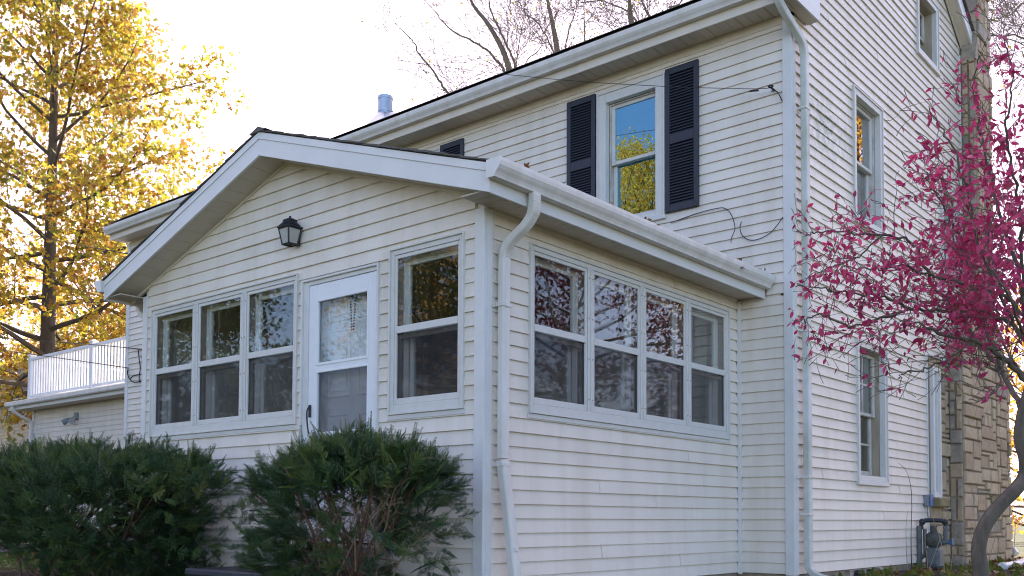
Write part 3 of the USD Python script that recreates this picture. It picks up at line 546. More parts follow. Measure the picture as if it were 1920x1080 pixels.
# porch downspout (right) and its mate on the left
def downspout(path, w=.078, d=.055, side=(0, 1, 0), mat=None, label=None):
    return add(HOUSE, 'downspout', rect_tube(path, w, d, side), mat or MT['gutter'], label=label)
p1 = smooth_path([(.335, .135, 1.578), (.335, .135, 1.50), (.318, .138, 1.44), (.25, .145, 1.375), (.13, .150, 1.305), (.075, .150, 1.245), (.058, .150, 1.17), (.056, .149, 1.05)], 5)
ds = downspout(np.vstack([p1, [(.056, .148, .3), (.056, .147, -.20)]]), label='downspout with crimped elbow under the porch gutter')
add(ds, 'lower_length', rect_tube([(.052, .147, -.21), (.060, .155, -.30), (.085, .205, -.75), (.105, .25, -1.2)], .084, .060, (0, 1, 0)), MT['gutter'])
crimp = []
for t0, t1, n in ((0.06, .30, 9), (.62, .86, 9)):
    for k in range(n):
        i = int((t0 + (t1 - t0) * k / n) * (len(p1) - 2)); fr_ = (t0 + (t1 - t0) * k / n) * (len(p1) - 2) - i
        a_ = p1[i] * (1 - fr_) + p1[i + 1] * fr_; dv = unit(p1[i + 1] - p1[i])
        crimp.append(trimesh.Trimesh(*rect_tube([a_ - dv * .003, a_ + dv * .003], .084, .061, (0, 1, 0)), process=False))
add(ds, 'crimps', cat(crimp), MT['gutter'], kind='stuff')
for z in (.86, -.24): add(ds, 'strap', cat([bx(.013, .088, .10, .196, z - .014, z + .014, .003), bx(.013, .020, .06, .10, z - .02, z + .02, .002)]), MT['gutter'])
for z, y in ((.86, .15), (-.82, .215)): add(ds, 'rivet', bx(.084 + (.03 if z < 0 else 0), .094 + (.03 if z < 0 else 0), y - .018, y + .018, z - .018, z + .018, .005), MT['trim'])
p2 = smooth_path([(-PW - .335, .135, 1.578), (-PW - .335, .135, 1.50), (-PW - .30, .14, 1.43), (-PW - .13, .15, 1.31), (-PW - .06, .15, 1.22), (-PW - .056, .15, 1.05)], 5)
downspout(np.vstack([p2, [(-PW - .056, .15, -1.0)]]))

# main eaves
Y0 = 3.404
add(HOUSE, 'fascia_board', bx(-11.80, X1 + .142, Y0, Y0 + .02, 4.172, 4.36, .002), MT['cream'], label='long fascia board under the upper gutter')
n = 41
for k in range(n):
    xa, xb = -11.78 + k * .3047, -11.78 + (k + 1) * .3047 - .004
    add(HOUSE, 'soffit_panel', cat([bx(xa + q_ * .1005, xa + q_ * .1005 + .0975, Y0 + .0205, D - .016, 4.186, 4.194, .001) for q_ in range(3) if xa + q_ * .1005 + .09 < X1 + .13]), MT['soffit'])
gm_ = trimesh.creation.extrude_polygon(Polygon([(x, z + 2.69) for x, z in kp]), 1.0, engine='earcut'); v = gm_.vertices
def mgut(x0, x1, poly):
    g_ = trimesh.creation.extrude_polygon(poly, 1.0, engine='earcut'); v = g_.vertices
    return trimesh.Trimesh(np.stack([x0 + (x1 - x0) * v[:, 2], Y0 - .0008 - v[:, 0], v[:, 1]], -1), g_.faces, process=False)
G2 = add(HOUSE, 'gutter', mgut(-11.82, X1 + .14, Polygon([(x, z + 2.69) for x, z in kp])), MT['gutter'], label='long gutter along the main roof eave')
sol2 = Polygon([(x, z + 2.69) for x, z in kp[:8]] + [(0, 4.378)]).buffer(.0025)
add(G2, 'end_cap', mgut(X1 + .1405, X1 + .146, sol2), MT['gutter']); add(G2, 'end_cap', mgut(-11.826, -11.8205, sol2), MT['gutter'])
solid_ = Polygon([(x, z) for x, z in kp[:9]] + [(.0, 1.690)])
for x in (-8.6, -5.1, -1.75): add(G2, 'seam', mgut(x, x + .05, Polygon([(x_, z + 2.69) for x_, z in kp[:8]] + [(0, 4.37)]).buffer(.0022)), MT['gutter'])
add(G, 'seam', gut(1.92, 1.97, solid.buffer(.0022), 1, -2.222 + 2.222 + OH), MT['gutter'])
_R = np.random.default_rng(77); _n = 70
_p = np.stack([np.r_[_R.uniform(OH + .03, OH + .1, _n // 2), _R.uniform(-9, .5, _n // 2)], np.r_[_R.uniform(-.2, 3.6, _n // 2), np.full(_n // 2, Y0 - .06)], np.r_[_R.uniform(1.675, 1.70, _n // 2), _R.uniform(4.365, 4.39, _n // 2)]], -1)
add(WORLD, 'gutter_leaves', scatter(*LOBE, _p, unit(_R.normal(size=(_n, 3))) + A([0, 0, .3]), unit(_R.normal(size=(_n, 3))), _R.uniform(.05, .09, _n)), MT['litter'], label='dry brown leaves caught in the gutters', cat='leaves', kind='stuff')
# main roof: two slopes of stepped shingle courses
rz = lambda y: 4.405 + .585 * (y - 3.30)
def mslab(y0_, y1_, x0, x1, lift, th):
    v = [(x, y, rz(min(y, 15.5 - y)) + lift + t) for x in (x0, x1) for y in (y0_, y1_) for t in (0, th)]
    return trimesh.convex.convex_hull(A(v))
add(HOUSE, 'roof_deck', cat([mslab(3.34, 7.75, -11.86, X1 + .15, -.03, .03), mslab(7.75, 10.06, -11.86, X1 + .15, -.03, .03)]), MT['shingle'])
sh = []
for s_ in (0, 1):
    for k in range(36):
        y0_ = 3.28 + k * .124; y1_ = min(y0_ + .30, 7.75)
        if s_ and 15.5 - y0_ > 10.12: continue
        v = []
        for x in (-11.90, X1 + .18):
            for y, lf in ((y0_, .014 + random.uniform(0, .008)), (y1_, .004)):
                yy = y if s_ == 0 else 15.5 - y
                v += [(x, yy, rz(y) + lf), (x, yy, rz(y) + lf + .008)]
        sh.append(trimesh.convex.convex_hull(A(v)))
add(HOUSE, 'shingles', cat(sh), MT['shingle'], kind='stuff')
# gable rakes and the boxed return at the corner
XR = X1 + .15
add(HOUSE, 'soffit_return', cat([bx(X1 + .017, XR - .02, D - .30 + .02, 4.05, 4.196, 4.206, .002)]), MT['soffit'])
def rk(y0_, y1_, x0, x1, t0, t1, m=1):
    v = [(x, y, rz(min(y, 15.5 - y)) - t) for x in (x0, x1) for y in (y0_, y1_) for t in (t0, t1)]
    return trimesh.convex.convex_hull(A(v))
ret = Polygon([(Y0, 4.19), (4.05, 4.19), (4.05, rz(4.05) - .03), (Y0, rz(Y0) - .03)])
add(HOUSE, 'return_board', Wall('R', XR).poly(ret, -.019, 0.0), MT['fascia'])
add(HOUSE, 'return_board', bx(X1 + .012, XR - .0195, 4.031, 4.05, 4.207, rz(4.05) - .17, .001), MT['fascia'])
for y0_, y1_ in ((4.0505, 7.7498), (7.7502, 10.03)):
    add(HOUSE, 'rake_board', rk(y0_, y1_, XR - .019, XR, .03, .20), MT['fascia'])
    add(HOUSE, 'rake_soffit', rk(y0_, y1_, X1 - .01, XR - .0195, .17, .18), MT['cream'])
    add(HOUSE, 'rake_trim', rk(y0_, y1_, X1 + .004, X1 + .018, .1805, .215), MT['cream'])
p3 = smooth_path([(.60, 3.335, 4.27), (.60, 3.335, 4.20), (.605, 3.38, 4.12), (.612, 3.62, 4.02), (.622, 3.80, 3.93), (.622, 3.862, 3.84), (.622, 3.868, 3.70)], 5)
ds2 = downspout(np.vstack([p3, [(.622, 3.868, 1.2), (.622, 3.868, -.95)], smooth_path([(.622, 3.868, -.98), (.64, 3.86, -1.07), (.72, 3.84, -1.13), (.86, 3.82, -1.165)], 4)]), w=.085, d=.062, mat=MT['gutter_dirty'], label='tall stained downspout at the main corner')
for z in (1.17, -.21, -.56, 3.3): add(ds2, 'strap', bx(X1 + .012, .658, 3.815, 3.918, z - .012, z + .012, .003), MT['gutter'])
add(ds2, 'strap_arm', bx(X1 + .016, X1 + .026, 3.735, 3.815, -.225, -.195, .002), MT['gutter'])
ds3 = downspout([(.66, 10.86, 1.5), (.66, 10.86, -.78), (.68, 10.84, -.95), (.80, 10.78, -1.10)], w=.10, d=.08, mat=MT['gutter'])
fl_ = trimesh.creation.cylinder(.125, .62, sections=28).apply_translation((-7.63, 6.0, 6.08))
fp = add(HOUSE, 'flue_pipe', cat([fl_, trimesh.creation.cylinder(.132, .03, sections=28).apply_translation((-7.63, 6.0, 6.17))]), MT['galv'], smooth=40)
add(fp, 'flashing', trimesh.convex.convex_hull(A([(-7.63 + q_ * .30, 6.0 + w_ * .30, rz(6.0 + w_ * .30) + .012) for q_ in (-1, 1) for w_ in (-1, 1)] + [(-7.63 + .14 * math.cos(t), 6.0 + .14 * math.sin(t), 6.12) for t in np.arange(0, 6.2, .6)])), MT['galv'])
add(fp, 'rim', trimesh.creation.annulus(.112, .131, .05, sections=28).apply_translation((-7.63, 6.0, 6.40)), MT['galv'])

# ---------------------------------------------------------------- stone: chimney and the low wall beside it
def ashlar(W, poly, parent, o0, seed, ux=.2, uz=.058, ws=(1, 2, 2, 3, 3, 4), hs=(1, 2, 2, 3, 3, 4), weights=(.55, .38, .06, .01)):
    R = random.Random(seed); a0, b0, a1, b1 = poly.bounds
    nu, nz = max(1, round((a1 - a0) / ux)), max(1, round((b1 - b0) / uz)); du, dz = (a1 - a0) / nu, (b1 - b0) / nz
    done = np.zeros((nu, nz), bool); out = 0
    for j in range(nz):
        for i in range(nu):
            if done[i, j]: continue
            w, h = R.choice(ws), R.choice(hs)
            w, h = min(w, nu - i), min(h, nz - j)
            while done[i:i + w, j:j + h].any():
                if done[i:i + w, j].any(): w -= 1
                else: h -= 1
            done[i:i + w, j:j + h] = True
            g = .007; gx_ = .007 + .03 * (ux - .08)
            e_ = lambda: R.uniform(0, .08)
            cell = Polygon([(a0 + (i + e_()) * du + gx_, b0 + (j + e_()) * dz + g), (a0 + (i + w - e_()) * du - gx_, b0 + (j + e_()) * dz + g),
                            (a0 + (i + w - e_()) * du - gx_, b0 + (j + h - e_()) * dz - g), (a0 + (i + e_()) * du + gx_, b0 + (j + h - e_()) * dz - g)]).intersection(poly.buffer(-.004))
            if cell.is_empty or cell.area < 6e-4 or cell.geom_type != 'Polygon': continue
            pr = R.uniform(.012, .040); c = cell.exterior.coords[:-1]; inn = cell.buffer(-.010)
            P = [W.pt(x, z, o0 - .006) for x, z in c] + [W.pt(x, z, o0 + pr * .55) for x, z in c]
            if inn.geom_type == 'Polygon' and not inn.is_empty: P += [W.pt(x, z, o0 + pr + R.uniform(-.004, .004)) for x, z in inn.exterior.coords[:-1]]
            k = R.choices(range(4), weights)[0]
            add(parent, 'stone', trimesh.convex.convex_hull(A(P)), STONE[k]); out += 1
    return out
CX = .745
chim_prof = [(8.37, -1.5), (10.73, -1.5), (10.73, 1.55), (9.97, 2.35), (9.97, 5.72), (9.93, 8.1), (9.28, 8.1), (9.28, 5.95), (9.19, 5.72), (9.19, 2.35), (8.37, 1.55)]
CWL = Wall('R', CX)
chim = add(HOUSE, 'chimney', CWL.poly(Polygon(chim_prof).buffer(-.001), -.70, -.004), MT['mortar'], label='buff limestone chimney with a broad base and narrow stack')
ashlar(CWL, sbox(8.40, -1.25, 10.73, 1.55), chim, -.004, 3)
ashlar(CWL, Polygon([(8.40, 1.55), (10.73, 1.55), (9.97, 2.35), (9.19, 2.35)]), chim, -.004, 4)
ashlar(CWL, sbox(9.21, 2.35, 9.97, 5.72), chim, -.004, 5, .15, .07)
ashlar(CWL, sbox(9.30, 5.80, 9.93, 8.1), chim, -.004, 6, .15, .07)
wf = (.25, .35, .37, .03)
ashlar(Wall('F', 8.37), sbox(X1 + .035, -1.25, CX + .010, 1.55), chim, 0.0, 7, .095, .062, (2, 2, 1), (2, 3, 4, 5), weights=wf)
ashlar(Wall('F', 9.19), sbox(X1 + .02, 2.3, CX + .010, 5.72), chim, 0.0, 8, .095, .062, (2, 2, 1), (2, 3, 4, 5), weights=wf)
ashlar(Wall('F', 9.28), sbox(X1 - .10, 5.9, CX + .010, 8.1), chim, 0.0, 9, .095, .062, (2, 2, 1), (2, 3, 4, 5), weights=wf)
add(chim, 'shoulder_slab', trimesh.convex.convex_hull(A([(x, y, z) for x in (X1 + .02, CX + .02) for y, z in ((9.165, 5.70), (9.165, 5.74), (9.265, 6.02), (9.30, 6.02), (9.30, 5.70))])), STONE[2])
add(chim, 'shoulder_slab', trimesh.convex.convex_hull(A([(x, y, z) for x in (X1 + .02, CX + .02) for y, z in ((8.345, 1.54), (8.345, 1.60), (9.17, 2.42), (9.19, 2.36), (8.40, 1.54))])), STONE[2])
SW = Wall('R', X1 + .02)
O_ST = (7.66, 7.97, -.33, 1.30)
st = add(HOUSE, 'stone_wall', SW.poly(sbox(7.60, -1.5, 8.368, 1.42).difference(hb(O_ST)), -.10, -.004), MT['mortar'], label='low stone wall between siding and chimney')
for p_, sd in ((sbox(7.60, -1.25, 8.366, -.42), 11), (sbox(7.99, -.42, 8.366, 1.30), 12), (sbox(7.60, 1.31, 8.366, 1.42), 13)): ashlar(SW, p_, st, -.004, sd, .15, .062)
st2 = add(HOUSE, 'stone_wall', bx(-1.5, X1 + .02, 10.0, 10.95, -1.5, 1.5), STONE[1], label='stone back wall seen past the chimney')
add(HOUSE, 'drip_ledge', SW.box(7.58, 8.366, 1.4205, 1.445, -.03, .03, .004), MT['trim'])
add(HOUSE, 'stone_sill', SW.box(7.60, 8.05, -.45, -.335, .0, .115, .018), STONE[3], label='mossy stone sill under the narrow window')
nw = add(HOUSE, 'narrow_window', cat([SW.ring(O_ST[0], O_ST[1], O_ST[2], O_ST[3], .05, -.05, .040, .004), SW.ring(O_ST[0] + .05, O_ST[1] - .05, O_ST[2] + .05, O_ST[3] - .05, .022, -.05, .015, .003)]), MT['trim'])
add(nw, 'pane', SW.box(O_ST[0] + .07, O_ST[1] - .07, O_ST[2] + .07, O_ST[3] - .07, -.03, -.026), MT['glass_old'])
add(HOUSE, 'end_trim', EW.box(7.576, 7.597, -1.13, 1.42, -.012, .016, .003), MT['trim'])
add(HOUSE, 'end_trim', EW.box(9.165, 9.186, 1.45, 5.80, -.012, .014, .003), MT['trim'])

# ---------------------------------------------------------------- steps at the porch door
dsx = thing('doorstep', (-1.47, -.2, -1.3), 'pale concrete doorstep under the porch door, behind the yews', 'doorstep')
add(dsx, 'slab', bx(-2.00, -.92, -.34, -.018, -1.6, -.835, .015), MT['concrete'])
lst = thing('lower_step', (-1.5, -.6, -1.3), 'dark low step platform in front of the concrete doorstep', 'step')
add(lst, 'tread', bx(-2.05, -.80, -.98, -.345, -1.035, -.985, .012), MT['slate'])
add(lst, 'riser', bx(-2.01, -.84, -.94, -.36, -1.6, -1.0355, .005), MT['slate'])

# ---------------------------------------------------------------- lantern on the gable
LX, LYC = -2.155, -.115
ln = thing('wall_lantern', (LX, 0, 1.75), 'black coach lantern with frosted panes high on the porch gable', 'lantern')
def addl(p, n, m_, *k, **kw):
    v = (A(m_.vertices, float) - A([LX, 0, 1.79])) * .735 + A([-2.045, 0, 1.715])
    return add(p, n, trimesh.Trimesh(v, m_.faces, process=False), *k, **kw)
def frus(z0, r0_, z1, r1_):
    return [(LX + sx_ * r, LYC + sy_ * r, z) for z, r in ((z0, r0_), (z1, r1_)) for sx_ in (-1, 1) for sy_ in (-1, 1)]
hull = lambda P: trimesh.convex.convex_hull(A(P))
top = [hull(frus(1.822, .100, 1.836, .103)), hull(frus(1.836, .098, 1.850, .075)), hull(frus(1.850, .075, 1.880, .060)), hull(frus(1.880, .060, 1.915, .054)), hull(frus(1.915, .054, 1.935, .022)), trimesh.creation.icosphere(2, .014).apply_translation((LX, LYC, 1.948))]
for k in range(7):
    for sx_, sy_ in ((0, -1), (1, 0), (-1, 0)):
        d_ = (k - 3) * .023
        a_ = (LX + (d_ if sx_ == 0 else sx_ * .096), LYC + (d_ if sy_ == 0 else sy_ * .096), 1.842); b_ = (LX + (d_ * .6 if sx_ == 0 else sx_ * .060), LYC + (d_ * .6 if sy_ == 0 else sy_ * .060), 1.885)
        top.append(trimesh.Trimesh(*tube([a_, b_, (b_[0], b_[1], 1.912)], .006, 5)))
addl(ln, 'cap', cat(top), MT['black'])
edges = []
for sx_, sy_ in ((-1, -1), (1, -1), (1, 1), (-1, 1)):
    edges.append(trimesh.Trimesh(*tube([(LX + sx_ * .058, LYC + sy_ * .058, 1.640), (LX + sx_ * .088, LYC + sy_ * .088, 1.822)], .009, 4)))
for z, r in ((1.640, .060), (1.815, .088)):
    for (a_, b_) in (((-1, -1), (1, -1)), ((1, -1), (1, 1)), ((1, 1), (-1, 1)), ((-1, 1), (-1, -1))):
        edges.append(trimesh.Trimesh(*tube([(LX + a_[0] * r, LYC + a_[1] * r, z), (LX + b_[0] * r, LYC + b_[1] * r, z)], .009, 4)))
addl(ln, 'cage', cat(edges), MT['black'])
for sx_, sy_ in ((0, -1), (1, 0), (0, 1), (-1, 0)):
    P = []
    for z, r in ((1.648, .054), (1.812, .082)):
        for e in (-1, 1):
            for t in (0, .003): P.append((LX + (sx_ * (r + t) if sx_ else e * r), LYC + (sy_ * (r + t) if sy_ else e * r), z))
    addl(ln, 'pane', hull(P), MT['frost'])
addl(ln, 'bracket', cat([bx(LX - .05, LX + .05, -.022, -.003, 1.66, 1.86, .006), bx(LX - .012, LX + .012, LYC + .085, -.02, 1.77, 1.80, .003), bx(LX + .04, LX + .055, LYC + .02, -.01, 1.635, 1.66, .003)]), MT['black'])
addl(ln, 'bulb', trimesh.creation.icosphere(2, .026).apply_translation((LX, LYC, 1.72)), MT['pvc'], smooth=True)

# ---------------------------------------------------------------- garage with roof deck, neighbour
GY = 4.70
gar = thing('garage', (-14.6, GY, -1.22), 'low white-sided garage with a railed roof deck, left of the house', 'garage')
GW = Wall('F', GY)
add(gar, 'front_wall', GW.box(-17.55, -11.72, -1.3, 1.72, -.12, -.0165), MT['siding'])
add(gar, 'side_wall', cat([bx(-17.55, -17.43, GY + .121, 10.6, -1.3, 1.72), bx(-17.42, -11.72, 10.5, 10.6, -1.3, 1.72)]), MT['siding'])
for k in range(-11, 17):
    zb = k * E_ - .03
    v = [GW.pt(u_, z_, o_) for u_ in (-17.47, -11.72) for z_, o_ in ((zb, -.016), (zb, .005), (zb + E_, -.016), (zb + E_, -.008))]
    add(gar, 'siding_board', trimesh.convex.convex_hull(A(v)), MT['siding'])
add(gar, 'corner_post', GW.box(-17.57, -17.47, -1.3, 1.72, -.02, .014, .004), MT['trim'])
add(gar, 'soffit', bx(-17.90, -11.74, GY - .36, GY - .006, 1.70, 1.715), MT['soffit'])
add(gar, 'fascia', bx(-17.92, -11.74, GY - .38, GY - .36, 1.69, 1.86, .003), MT['fascia'])
add(gar, 'gutter', cat([bx(-17.95, -11.80, GY - .47, GY - .381, 1.765, 1.87, .02)]), MT['gutter'])
add(gar, 'roof_deck', bx(-17.9, -11.73, GY - .355, 10.65, 1.74, 1.885, .005), MT['fascia'])
add(gar, 'downspout', rect_tube(smooth_path([(-17.60, GY - .42, 1.77), (-17.60, GY - .42, 1.68), (-17.58, GY - .30, 1.58), (-17.55, GY - .06, 1.45), (-17.55, GY - .05, 1.2), (-17.55, GY - .05, -1.2)], 4), .085, .06, (1, 0, 0)), MT['gutter'])
ra = thing('deck_railing', (-14.6, GY, 1.885), 'white baluster railing along the edge of the garage roof deck', 'railing')
RY = GY - .18
for x in (-17.28, -14.52, -11.95):
    po = add(ra, 'post', bx(x - .055, x + .055, RY - .055, RY + .055, 1.886, 2.86, .004), MT['rail'])
    add(po, 'post_cap', trimesh.convex.convex_hull(A([(x + q_ * .07, RY + w_ * .07, 2.861 + t) for q_ in (-1, 1) for w_ in (-1, 1) for t in (0, .02)] + [(x, RY, 2.93)])), MT['rail'])
for x0, x1 in ((-17.224, -14.576), (-14.464, -12.006)):
    add(ra, 'top_rail', bx(x0, x1, RY - .04, RY + .04, 2.76, 2.825, .008), MT['rail']); add(ra, 'bottom_rail', bx(x0, x1, RY - .03, RY + .03, 1.95, 2.01, .005), MT['rail'])
    n = int((x1 - x0) / .118)
    for k in range(n):
        x = x0 + (k + .5) * (x1 - x0) / n
        add(ra, 'baluster', bx(x - .019, x + .019, RY - .019, RY + .019, 2.0105, 2.7595, .003), MT['rail'])
for x in (-17.28,):
    add(ra, 'top_rail', bx(x - .04, x + .04, RY + .056, 10.4, 2.76, 2.825, .008), MT['rail']); add(ra, 'bottom_rail', bx(x - .03, x + .03, RY + .056, 10.4, 1.95, 2.01, .005), MT['rail'])
    for k in range(46): add(ra, 'baluster', bx(x - .019, x + .019, RY + .13 + k * .125, RY + .168 + k * .125, 2.0105, 2.7595, .003), MT['rail'])
flz = thing('floodlight', (-15.55, GY, 1.40), 'twin-head grey floodlight on the garage wall', 'floodlight')
add(flz, 'base', bx(-15.60, -15.45, GY - .035, GY - .006, 1.38, 1.53, .008), MT['greyp'])
for q_ in (-1, 1):
    c0 = A([-15.525 + q_ * .04, GY - .04, 1.45]); c1 = c0 + A([q_ * .13 - .05, -.14, -.13])
    hd = add(flz, 'lamp_head', tube([c0, c0 * .6 + c1 * .4, c0 * .55 + c1 * .45, c1], [.012, .014, .04, .062], 12), MT['greyp'] if q_ < 0 else MT['frost'], smooth=40)
nb = thing('neighbour_house', (-30, 9.5, -1.3), 'tan-sided house with a dark roof at the far left edge', 'house')
NY = 9.5
NW = Wall('F', NY)
add(nb, 'wall', NW.box(-38, -27.5, -1.4, 3.3, -.2, -.02), MT['tan'])
for k in range(38):
    zb = -1.0 + k * .113
    add(nb, 'siding_board', trimesh.convex.convex_hull(A([NW.pt(u_, z_, o_) for u_ in (-37.9, -27.55) for z_, o_ in ((zb, -.02), (zb, .006), (zb + .113, -.02), (zb + .113, -.012))])), MT['tan'])
add(nb, 'corner_post', cat([NW.box(-27.6, -27.45, -1.4, 3.3, -.2, .02, .005), bx(-27.55, -27.45, NY + .21, 17, -1.4, 3.3)]), MT['cream'])
add(nb, 'roof', trimesh.convex.convex_hull(A([(x, y, z) for x in (-38.4, -27.1) for y, z in ((NY - .5, 3.25), (NY - .5, 3.42), (13.2, 6.2), (17.2, 3.4))])), MT['shingle'])
add(nb, 'eave', bx(-38.3, -27.2, NY - .48, NY - .03, 3.18, 3.245, .005), MT['cream'])

# ---------------------------------------------------------------- gas meter, outlet, pipes, wires
MX, MY = .80, 7.18
gmx = thing('gas_meter', (MX, MY, -1.22), 'grey gas meter with black looped pipe beside the stone chimney', 'gas meter')
T = lambda P, r, n=10: trimesh.Trimesh(*tube(P, r, n), process=False)
def addm(p, n, m_, *k, **kw):
    v, f = (m_.vertices, m_.faces); v = A(v, float).copy(); v[:, 0] = .60 + (v[:, 0] - .66) * .78; v[:, 2] = -1.22 + (v[:, 2] + 1.22) * .90
    return add(p, n, (v, f), *k, **kw)
addm(gmx, 'riser_pipe', cat([T([(.66, 7.10, -1.4), (.66, 7.10, -.62)], .040, 12), T([(.735, 7.12, -1.0), (.735, 7.12, -.66)], .026, 10), T([(.735, 7.12, -1.0), (.66, 7.10, -1.06)], .026, 10)]), MT['meter'], smooth=40)
addm(gmx, 'outlet_pipe', cat([T([(.99, 7.24, -.62), (.99, 7.24, -.80)], .034, 12), T([(.99, 7.24, -.80), (.93, 7.22, -.86)], .030, 10)]), MT['meter'], smooth=40)
addm(gmx, 'loop_pipe', cat([T(smooth_path([(.69, 7.11, -.66), (.69, 7.11, -.59), (.715, 7.12, -.555), (.76, 7.14, -.545), (.92, 7.20, -.545), (.965, 7.22, -.555), (.99, 7.24, -.59), (.99, 7.24, -.65)], 5), .030, 12)]), MT['black'], smooth=40)
for p_ in ((.70, 7.115, -.565), (.985, 7.235, -.565)): addm(gmx, 'elbow', trimesh.creation.icosphere(2, .045).apply_translation(p_), MT['black'], smooth=True)
mb = trimesh.creation.icosphere(3, 1.0); mb.vertices *= (.120, .085, .115); mb.vertices = np.sign(mb.vertices) * np.abs(mb.vertices) ** .9 * A([.120, .085, .115]) ** .1
mb.apply_translation((.85, 7.16, -.80))
addm(gmx, 'regulator', cat([mb, T([(.85, 7.06, -.80), (.85, 7.02, -.80)], .045, 14), T([(.85, 7.16, -.70), (.85, 7.16, -.615)], .05, 14)]), MT['meter_body'], smooth=40)
addm(gmx, 'meter_body', cat([bx(.75, .96, 7.06, 7.28, -1.17, -.90, .03), bx(.78, .93, 7.045, 7.06, -1.12, -.96, .005)]), MT['meter'])
addm(gmx, 'valve', cat([bx(1.0, 1.055, 7.20, 7.26, -.86, -.80, .012), T([(.92, 7.20, -.83), (1.06, 7.22, -.83)], .03, 10)]), MT['meter'])
addm(gmx, 'tag', bx(1.055, 1.10, 7.19, 7.25, -.865, -.79, .006), MT['blue'], label='blue valve tag')
ob = thing('outlet_box', (.59, 7.47, -.38), 'small grey outdoor outlet box on the siding above the gas meter', 'outlet box')
add(ob, 'box', EW.box(7.40, 7.52, -.44, -.30, .006, .075, .008), MT['greyp']); add(ob, 'lid', EW.box(7.395, 7.525, -.445, -.295, .0755, .088, .006), MT['blue'])
add(ob, 'cord', tube(smooth_path(EW.pt([7.44, 7.46, 7.53, 7.56], [-.44, -.50, -.58, -.62], [.04, .03, .02, .018])), .006, 5), MT['greyp'])
for nm, P, lb in (('drain_pipe', [(1.30, 7.9, -1.17), (1.28, 8.8, -1.165), (1.15, 9.9, -1.15)], 'white plastic drain pipe lying on leaf litter by the chimney'), ('drain_pipe', [(1.08, 10.6, -1.13), (.98, 11.4, -1.11)], 'short white pipe end lying at the back corner of the house')):
    d_ = thing(nm, P[0], lb, 'pipe'); add(d_, 'pipe', tube(P, .05, 12), MT['pvc'], smooth=40); add(d_, 'collar', tube([A(P[0]) * .96 + A(P[1]) * .04, A(P[0]) * .9 + A(P[1]) * .1], .058, 12), MT['pvc'], smooth=40)
def wire(name, pts, r, label, cat_, k=8, group=None):
    w = add(WORLD, name, tube(smooth_path(pts, k), r, 5), MT['wire'], label=label, cat=cat_, group=group); return w
hook = A([.395, D - .05, 3.483])
hk = thing('wire_hook', hook, 'small black insulator hook on the siding near the upper corner', 'hook')
add(hk, 'eye', cat([T([hook + (0, .05, .0), hook + (0, -.03, .0)], .010, 6), trimesh.creation.torus(.02, .007).apply_translation(hook + A([0, -.04, .012]))]), MT['black'])
add(hk, 'clamp', T([hook + (-.13, -.03, .012), hook + (-.22, -.035, .028)], .009, 6), MT['black'])
_v = at(300, 10, 1.0) - CAM; far_ = CAM + _v * (1.2 - CAM[1]) / _v[1]
ov = [hook + (0, -.03, 0)] + [(hook * (1 - t) + far_ * t) + A([0, 0, -.25 * 4 * t * (1 - t)]) for t in (.02, .06, .15, .3, .5, .7, .9, 1.0)]
wire('overhead_wire', ov, .0032, 'thin black wire strung from the upper corner across the roofline', 'wire')
wire('service_tail', MF.pt([.37, .42, .45, .478], [3.475, 3.46, 3.42, 3.35], [.03, .03, .025, .022]), .005, 'short black wire tail curving from hook to corner post', 'wire')
wire('loose_cable', MF.pt([-.74, -.45, -.22, -.12, -.05, -.015, -.05, -.06], [2.42, 2.455, 2.46, 2.44, 2.36, 2.23, 2.14, 2.09], [.02, .022, .03, .034, .034, .03, .03, .03]), .0042, 'black cable sagging from under the shutter above the porch roof', 'cable')
wire('loose_cable', MF.pt([.05, .035, .06, .13, .23, .36, .478], [2.28, 2.22, 2.14, 2.085, 2.075, 2.12, 2.24], .022), .0042, 'hook-shaped black cable end beside the main corner post', 'cable')
def onwall(px, py, o=.03):
    v_ = at(px, py, 1.0) - CAM
    return CAM + v_ * (D - o - CAM[1]) / v_[1]
la, lb_ = onwall(259, 654), onwall(241, 690)
wire('service_cable', [la, at(190, 647.5, 19.2), at(90, 640, 21.5), at(-60, 628, 25)], .008, 'upper of two black service cables running left from the house', 'cable')
wire('service_cable', [lb_, at(180, 681, 19.2), at(90, 668.5, 21.5), at(-60, 648, 25)], .008, 'lower of two black service cables running left past the railing', 'cable')
wire('service_cable', [onwall(240, 476), at(190, 467, 18.8), at(110, 452, 21), at(-60, 415, 26)], .008, 'black cable reaching the house just below the left eave', 'cable')
wire('meter_cable', [onwall(*q_) for q_ in ((259, 654), (268, 656), (267, 664), (266, 672), (269, 668))], .009, 'short hooked cable tail at the upper service cable on the narrow wall', 'cable')
wire('meter_cable', [onwall(*q_) for q_ in ((259, 655), (261, 675), (263, 690), (261, 705), (262, 716), (267, 715), (266.5, 740), (265.5, 775), (265, 830))], .009, 'black cable running down the narrow wall left of the porch', 'cable')
wire('meter_cable', [onwall(*q_) for q_ in ((240, 692), (239, 700), (243, 711), (250, 716), (258, 716), (265, 713), (267, 703), (258, 703), (248, 706), (244, 712))], .009, 'black cable coil looped on the narrow wall left of the porch', 'cable')

